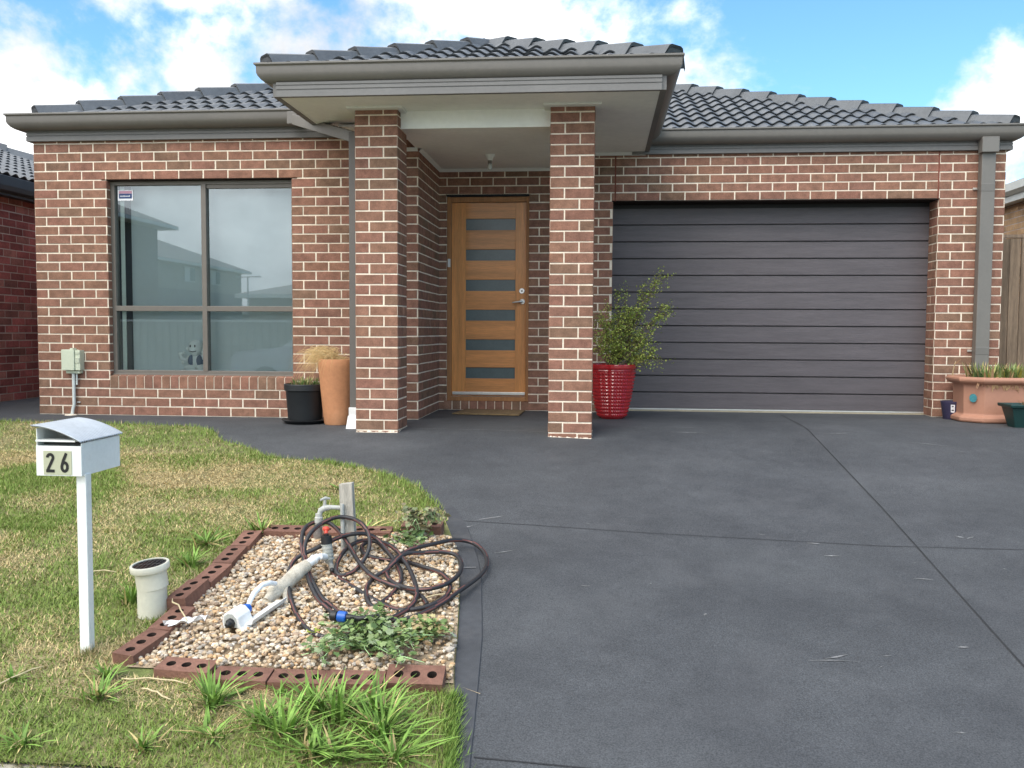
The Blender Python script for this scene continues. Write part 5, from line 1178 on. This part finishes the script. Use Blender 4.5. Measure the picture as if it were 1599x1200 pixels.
nr = empty('neighbour_house', (13, 8, 0)); tag(nr, 'pale yellow brick house with light grey gutter behind the right fence', 'house')
w = MB(); brick_wall(w, (11.15, 2.5, 0), (0, 1, 0), (-1, 0, 0), 0, 10, 0, 2.66, kind='y', ztop=2.62); w.face([(11.15, 2.5, 0), (18, 2.5, 0), (18, 2.5, 2.66), (11.15, 2.5, 2.66)], m=0); part(w, 'wall', [M['yellow_brick'], M['old_mortar']], nr)
w = MB(); sweep(w, [(11.02, 13), (11.02, 2.3), (18, 2.3)][::-1][::-1], [(0, 2.72), (-.0, 2.72), (.05, 2.73), (.1, 2.77), (.11, 2.87), (.0, 2.87)]); w.box((11.0, 2.3, 2.64), (11.16, 13, 2.73)); part(w, 'gutter', M['conduit'], nr)
w = MB(); w.face([(10.95, 2.2, 2.85), (10.95, 13, 2.85), (14.5, 13, 2.85 + 3.5 * PIT), (14.5, 5.8, 2.85 + 3.5 * PIT)]); w.face([(10.95, 2.2, 2.85), (14.5, 5.8, 2.85 + 3.5 * PIT), (18, 2.2, 2.85)]); part(w, 'roof', M['old_tile'], nr)

fe = empty('paling_fence', (10.4, 3.0, 0)); tag(fe, 'weathered grey timber paling fence beside the right house corner', 'fence')
random.seed(14)
for i in range(15):
    xx = 9.36 + i * .112; b = MB(); h_ = random.uniform(-.015, .015); k = random.uniform(.7, 1.25) * (.45 if i < 3 else 1)  # first palings tinted dark to paint in the shade by the house wall
    b.obox((xx + .05, 3.0 + random.uniform(-.004, .004), .93), (.106, .016, 1.86 + h_), Matrix.Rotation(random.uniform(-.006, .006), 3, 'Y'), (k, k, k * .96)); part(b, 'paling', M['fence'], fe)
b = MB(); b.box((9.34, 2.985, 1.865), (11.1, 3.06, 1.90), (1.3, 1.3, 1.3)); part(b, 'capping_rail', M['fence'], fe)
for z in (.4, 1.45):
    b = MB(); b.box((9.34, 3.012, z), (11.1, 3.055, z + .09)); part(b, 'rail', M['fence'], fe)

# ------------------------------------------------------------------ the other side of the street (seen mirrored in the window)
def block(name, label, x0, x1, y0, y1, zb, ze, pit, wm, rm, over=.5, cat='house'):
    r = empty(name, ((x0 + x1) / 2, (y0 + y1) / 2, zb)); tag(r, label, cat)
    b = MB(); b.box((x0, y0, zb), (x1, y1, ze)); part(b, 'wall', wm, r)
    X0, X1, Y0, Y1 = x0 - over, x1 + over, y0 - over, y1 + over; h = min(X1 - X0, Y1 - Y0) / 2; zt = ze + .2 + h * pit
    b = MB(); e = [(X0, Y0, ze + .2), (X1, Y0, ze + .2), (X1, Y1, ze + .2), (X0, Y1, ze + .2)]
    if X1 - X0 > Y1 - Y0: a_, c_ = (X0 + h, Y0 + h, zt), (X1 - h, Y0 + h, zt); F = [(0, 1, 5, 4), (1, 2, 5), (2, 3, 4, 5), (3, 0, 4)]
    else: a_, c_ = (X0 + h, Y0 + h, zt), (X0 + h, Y1 - h, zt); F = [(0, 1, 4), (1, 2, 5, 4), (2, 3, 5), (3, 0, 4, 5)]
    b.mesh(e + [a_, c_], F); part(b, 'roof', rm, r)
    b = MB(); b.box((X0, Y0, ze + .02), (X1, Y1, ze + .19)); part(b, 'eave', M['white_trim'], r)
    return r
h1 = block('two_storey_house', 'tall rendered house reflected at the left of the front window', -27, -18.0, -37.4, -26, -.95, 6.1, .42, M['render_brown'], M['old_tile'], .8)
h2 = block('two_storey_house', 'cream two-storey house reflected in the middle of the front window', -31, -21.7, -58, -40, -.95, 5.0, .40, M['render'], M['old_tile'], .6)
b = MB(); b.box((-31.03, -58.03, -.95), (-21.66, -39.97, 3.4)); part(b, 'lower_storey', M['render_grey'], h2)
for wy in (-49.9, -54.0):
    b = MB(); b.box((-21.68, wy, 3.95), (-21.63, wy + 1.5, 4.95)); fw_ = part(b, 'window', M['white_trim'], h2); b = MB(); b.box((-21.64, wy + .1, 4.02), (-21.60, wy + .75, 4.88)); part(b, 'pane', M['car_glass'], fw_)
h3 = block('single_storey_house', 'low house with wide grey roof reflected at the right of the front window', -11.3, 8, -46, -33, -.95, 2.3, .26, M['render'], M['tile'])
an = empty('roof_antenna', (-10.6, -33, 2)); tag(an, 'thin television antenna reflected above the far roofs in the window', 'antenna')
b = MB(); b.tube([(-10.95, -32, 1.5), (-10.95, -32, 3.3)], .03, 6); part(b, 'mast', M['conduit'], an); b = MB(); b.tube([(-11.5, -32, 3.25), (-10.3, -32, 3.3)], .025, 6)
for k in range(6): b.tube([(-11.4 + k * .2, -32.3, 3.27), (-11.4 + k * .2, -31.7, 3.27)], .015, 5)
part(b, 'aerial', M['conduit'], an)
gap_filler = block('single_storey_house', 'added low house closing the sky gap between the far roofs in the window', -60, -14, -90, -75, -.95, 2.2, .1, M['render_grey'], M['tile'])  # added to close a bright sky gap in the window reflection
fn = empty('steel_fence', (-4, -23.9, -.9)); tag(fn, 'long cream ribbed steel fence reflected in the lower window panes', 'fence')
b = MB(); xx = -30.
while xx < 12:
    b.mesh([(xx, -23.9, -.95), (xx + .12, -23.9, -.95), (xx + .15, -23.86, -.95), (xx + .27, -23.86, -.95), (xx + .3, -23.9, -.95), (xx, -23.9, 1.12), (xx + .12, -23.9, 1.12), (xx + .15, -23.86, 1.12), (xx + .27, -23.86, 1.12), (xx + .3, -23.9, 1.12)], [(0, 1, 6, 5), (1, 2, 7, 6), (2, 3, 8, 7), (3, 4, 9, 8)]); xx += .3
part(b, 'ribbed_sheet', M['cream_fence'], fn)
b = MB(); b.box((-30, -23.95, 1.1), (12, -23.82, 1.18)); part(b, 'top_rail', M['white_trim'], fn)
car = empty('parked_car', (-1.6, -14.4, -.83)); tag(car, 'white four wheel drive parked across the street, reflected in the lower right pane', 'car')
zc = -.86; prof = [(-4.05, .45), (-4.12, .62), (-4.08, .95), (-3.98, 1.06), (-3.0, 1.17), (-2.75, 1.2), (-1.95, 1.78), (-.3, 1.82), (.45, 1.74), (.75, 1.1), (.82, .9), (.8, .45)]
b = MB()
inset = lambda z: 0 if z < 1.2 else .17 * (z - 1.2) / .6
V = [(x, -15.3 + inset(z), zc + z) for x, z in prof] + [(x, -13.5 - inset(z), zc + z) for x, z in prof]; k = len(prof)
b.mesh(V, [(j, j + 1, k + j + 1, k + j) for j in range(k - 1)] + [(k - 1, 0, k, 2 * k - 1)] + [tuple(range(k)), tuple(range(2 * k - 1, k - 1, -1))]); part(b, 'body', M['car_white'], car, bevel=.05)
for yv in (-13.46, -15.34):
    b = MB(); s = 1 if yv > -14 else -1
    b.mesh([(-2.55, yv, zc + 1.2), (-1.2, yv, zc + 1.2), (-1.2, yv - s * .15, zc + 1.68), (-1.9, yv - s * .15, zc + 1.68)], [(0, 1, 2, 3)]); b.mesh([(-1.1, yv, zc + 1.2), (.4, yv, zc + 1.2), (.25, yv - s * .15, zc + 1.66), (-1.1, yv - s * .15, zc + 1.68)], [(0, 1, 2, 3)]); part(b, 'side_window', M['car_glass'], car)
for wx in (-3.2, -.2):
    for yv in (-13.52, -15.28):
        b = MB(); b.lathe([(.0001, -.12), (.3, -.12), (.37, -.09), (.37, .09), (.3, .12), (.0001, .12)], (wx, yv, zc + .37), 24, M=Matrix.Rotation(R(90), 3, 'X')); wl = part(b, 'wheel', M['black'], car, smooth=True)
        b = MB(); b.lathe([(.0001, -.125), (.21, -.125), (.22, -.11)], (wx, yv, zc + .37), 16, M=Matrix.Rotation(R(90), 3, 'X')); b.lathe([(.0001, .125), (.21, .125), (.22, .11)], (wx, yv, zc + .37), 16, M=Matrix.Rotation(R(90), 3, 'X')); part(b, 'rim', M['alu'], wl)
for yv in (-13.85, -14.95):
    b = MB(); b.box((-4.13, yv - .16, zc + .75), (-4.02, yv + .16, zc + .92)); part(b, 'headlight', M['bulb'], car)

# ------------------------------------------------------------------ camera, sky, sun
cam = bpy.data.cameras.new('camera'); co = bpy.data.objects.new('camera', cam); col.objects.link(co)
yaw, pitch, roll, f_ = .0947, .0580, .0057, 1429.2
fw = Vector((-math.sin(yaw) * math.cos(pitch), math.cos(yaw) * math.cos(pitch), -math.sin(pitch)))
r0 = Vector((math.cos(yaw), math.sin(yaw), 0)); u0 = r0.cross(fw)
r2 = r0 * math.cos(roll) + u0 * math.sin(roll); u2 = -r0 * math.sin(roll) + u0 * math.cos(roll)
co.matrix_world = Matrix.Translation((5.3919, -7.4324, .8305)) @ Matrix((r2, u2, -fw)).transposed().to_4x4()
cam.sensor_width = 36; cam.lens = 36 * f_ / 1599; cam.clip_start = .05; cam.clip_end = 2000
scene.camera = co

SUN_EL, SUN_AZ = R(52), R(205)            # azimuth measured from +y clockwise: behind the camera, a little to the left
sd_ = Vector((math.sin(SUN_AZ) * math.cos(SUN_EL), math.cos(SUN_AZ) * math.cos(SUN_EL), math.sin(SUN_EL)))
sun = bpy.data.lights.new('sun', 'SUN'); sun.energy = 2.2; sun.angle = R(36); sun.color = (1, .95, .87)
so_ = bpy.data.objects.new('sun', sun); col.objects.link(so_); so_.rotation_euler = (-sd_).to_track_quat('-Z', 'Y').to_euler()
wd = bpy.data.worlds.new('World'); scene.world = wd; wd.use_nodes = True; nt = wd.node_tree; N = nt.nodes; L = nt.links
bg = N['Background']; bg.inputs[1].default_value = .116
sky = N.new('ShaderNodeTexSky'); sky.sky_type = 'NISHITA'; sky.sun_disc = False; sky.sun_elevation = SUN_EL; sky.sun_rotation = SUN_AZ; sky.dust_density = .6; sky.ozone_density = 1.6
tc = N.new('ShaderNodeTexCoord'); mp = N.new('ShaderNodeMapping'); mp.inputs['Location'].default_value = (5.3, 1.2, 2.); mp.inputs['Scale'].default_value = (1., 1., 1.25); L.new(tc.outputs['Generated'], mp.inputs[0])
def noise_n(sc, det, rough, dist=0.):
    n = N.new('ShaderNodeTexNoise'); n.inputs['Scale'].default_value = sc; n.inputs['Detail'].default_value = det; n.inputs['Roughness'].default_value = rough; n.inputs['Distortion'].default_value = dist; L.new(mp.outputs[0], n.inputs['Vector']); return n.outputs['Fac']
def mth(op, a, b=None):
    m = N.new('ShaderNodeMath'); m.operation = op
    for i, q in enumerate((a, b)):
        if q is None: continue
        if isinstance(q, (int, float)): m.inputs[i].default_value = q
        else: L.new(q, m.inputs[i])
    return m.outputs[0]
def rmp(fac, a, b, ca=(0, 0, 0, 1), cb=(1, 1, 1, 1)):
    r = N.new('ShaderNodeValToRGB'); e = r.color_ramp.elements; e[0].position = a; e[1].position = b; e[0].color = ca; e[1].color = cb; r.color_ramp.interpolation = 'EASE'; L.new(fac, r.inputs[0]); return r.outputs[0]
dot = N.new('ShaderNodeVectorMath'); dot.operation = 'DOT_PRODUCT'; L.new(tc.outputs['Generated'], dot.inputs[0]); dot.inputs[1].default_value = tuple(r0)
clear = mth('MULTIPLY', dot.outputs['Value'], -.13)       # the right-hand side of the sky is clearer
base_n = mth('ADD', mth('ADD', mth('MULTIPLY', noise_n(2.6, 9, .56, .25), .8), mth('MULTIPLY', noise_n(9., 6, .6), .2)), clear)
cov = rmp(base_n, .432, .51)
shade = rmp(noise_n(3.4, 7, .6), .35, .68, (7.4, 7.65, 8.0, 1), (15.5, 15.5, 15.5, 1))
mx1 = N.new('ShaderNodeMix'); mx1.data_type = 'RGBA'; mx1.blend_type = 'MULTIPLY'; mx1.inputs[0].default_value = 1; L.new(sky.outputs[0], mx1.inputs[6]); mx1.inputs[7].default_value = (1.35, 2.0, 2.25, 1)
dot2 = N.new('ShaderNodeVectorMath'); dot2.operation = 'DOT_PRODUCT'; L.new(tc.outputs['Generated'], dot2.inputs[0]); dot2.inputs[1].default_value = (sd_.x, sd_.y, sd_.z)
glow = mth('ADD', mth('MULTIPLY', mth('MAXIMUM', mth('ADD', dot2.outputs['Value'], .1), 0.), 1.1), 1.)
vm = N.new('ShaderNodeVectorMath'); vm.operation = 'SCALE'; L.new(shade, vm.inputs[0]); L.new(glow, vm.inputs[3]); shade = vm.outputs[0]
mx2 = N.new('ShaderNodeMix'); mx2.data_type = 'RGBA'; L.new(cov, mx2.inputs[0]); L.new(mx1.outputs[2], mx2.inputs[6]); L.new(shade, mx2.inputs[7]); L.new(mx2.outputs[2], bg.inputs[0])
scene.view_settings.view_transform = 'Standard'; scene.view_settings.look = 'None'; scene.view_settings.exposure = 0; scene.view_settings.gamma = 1
scene.render.engine = 'CYCLES'; scene.cycles.max_bounces = 6; scene.cycles.use_denoising = True
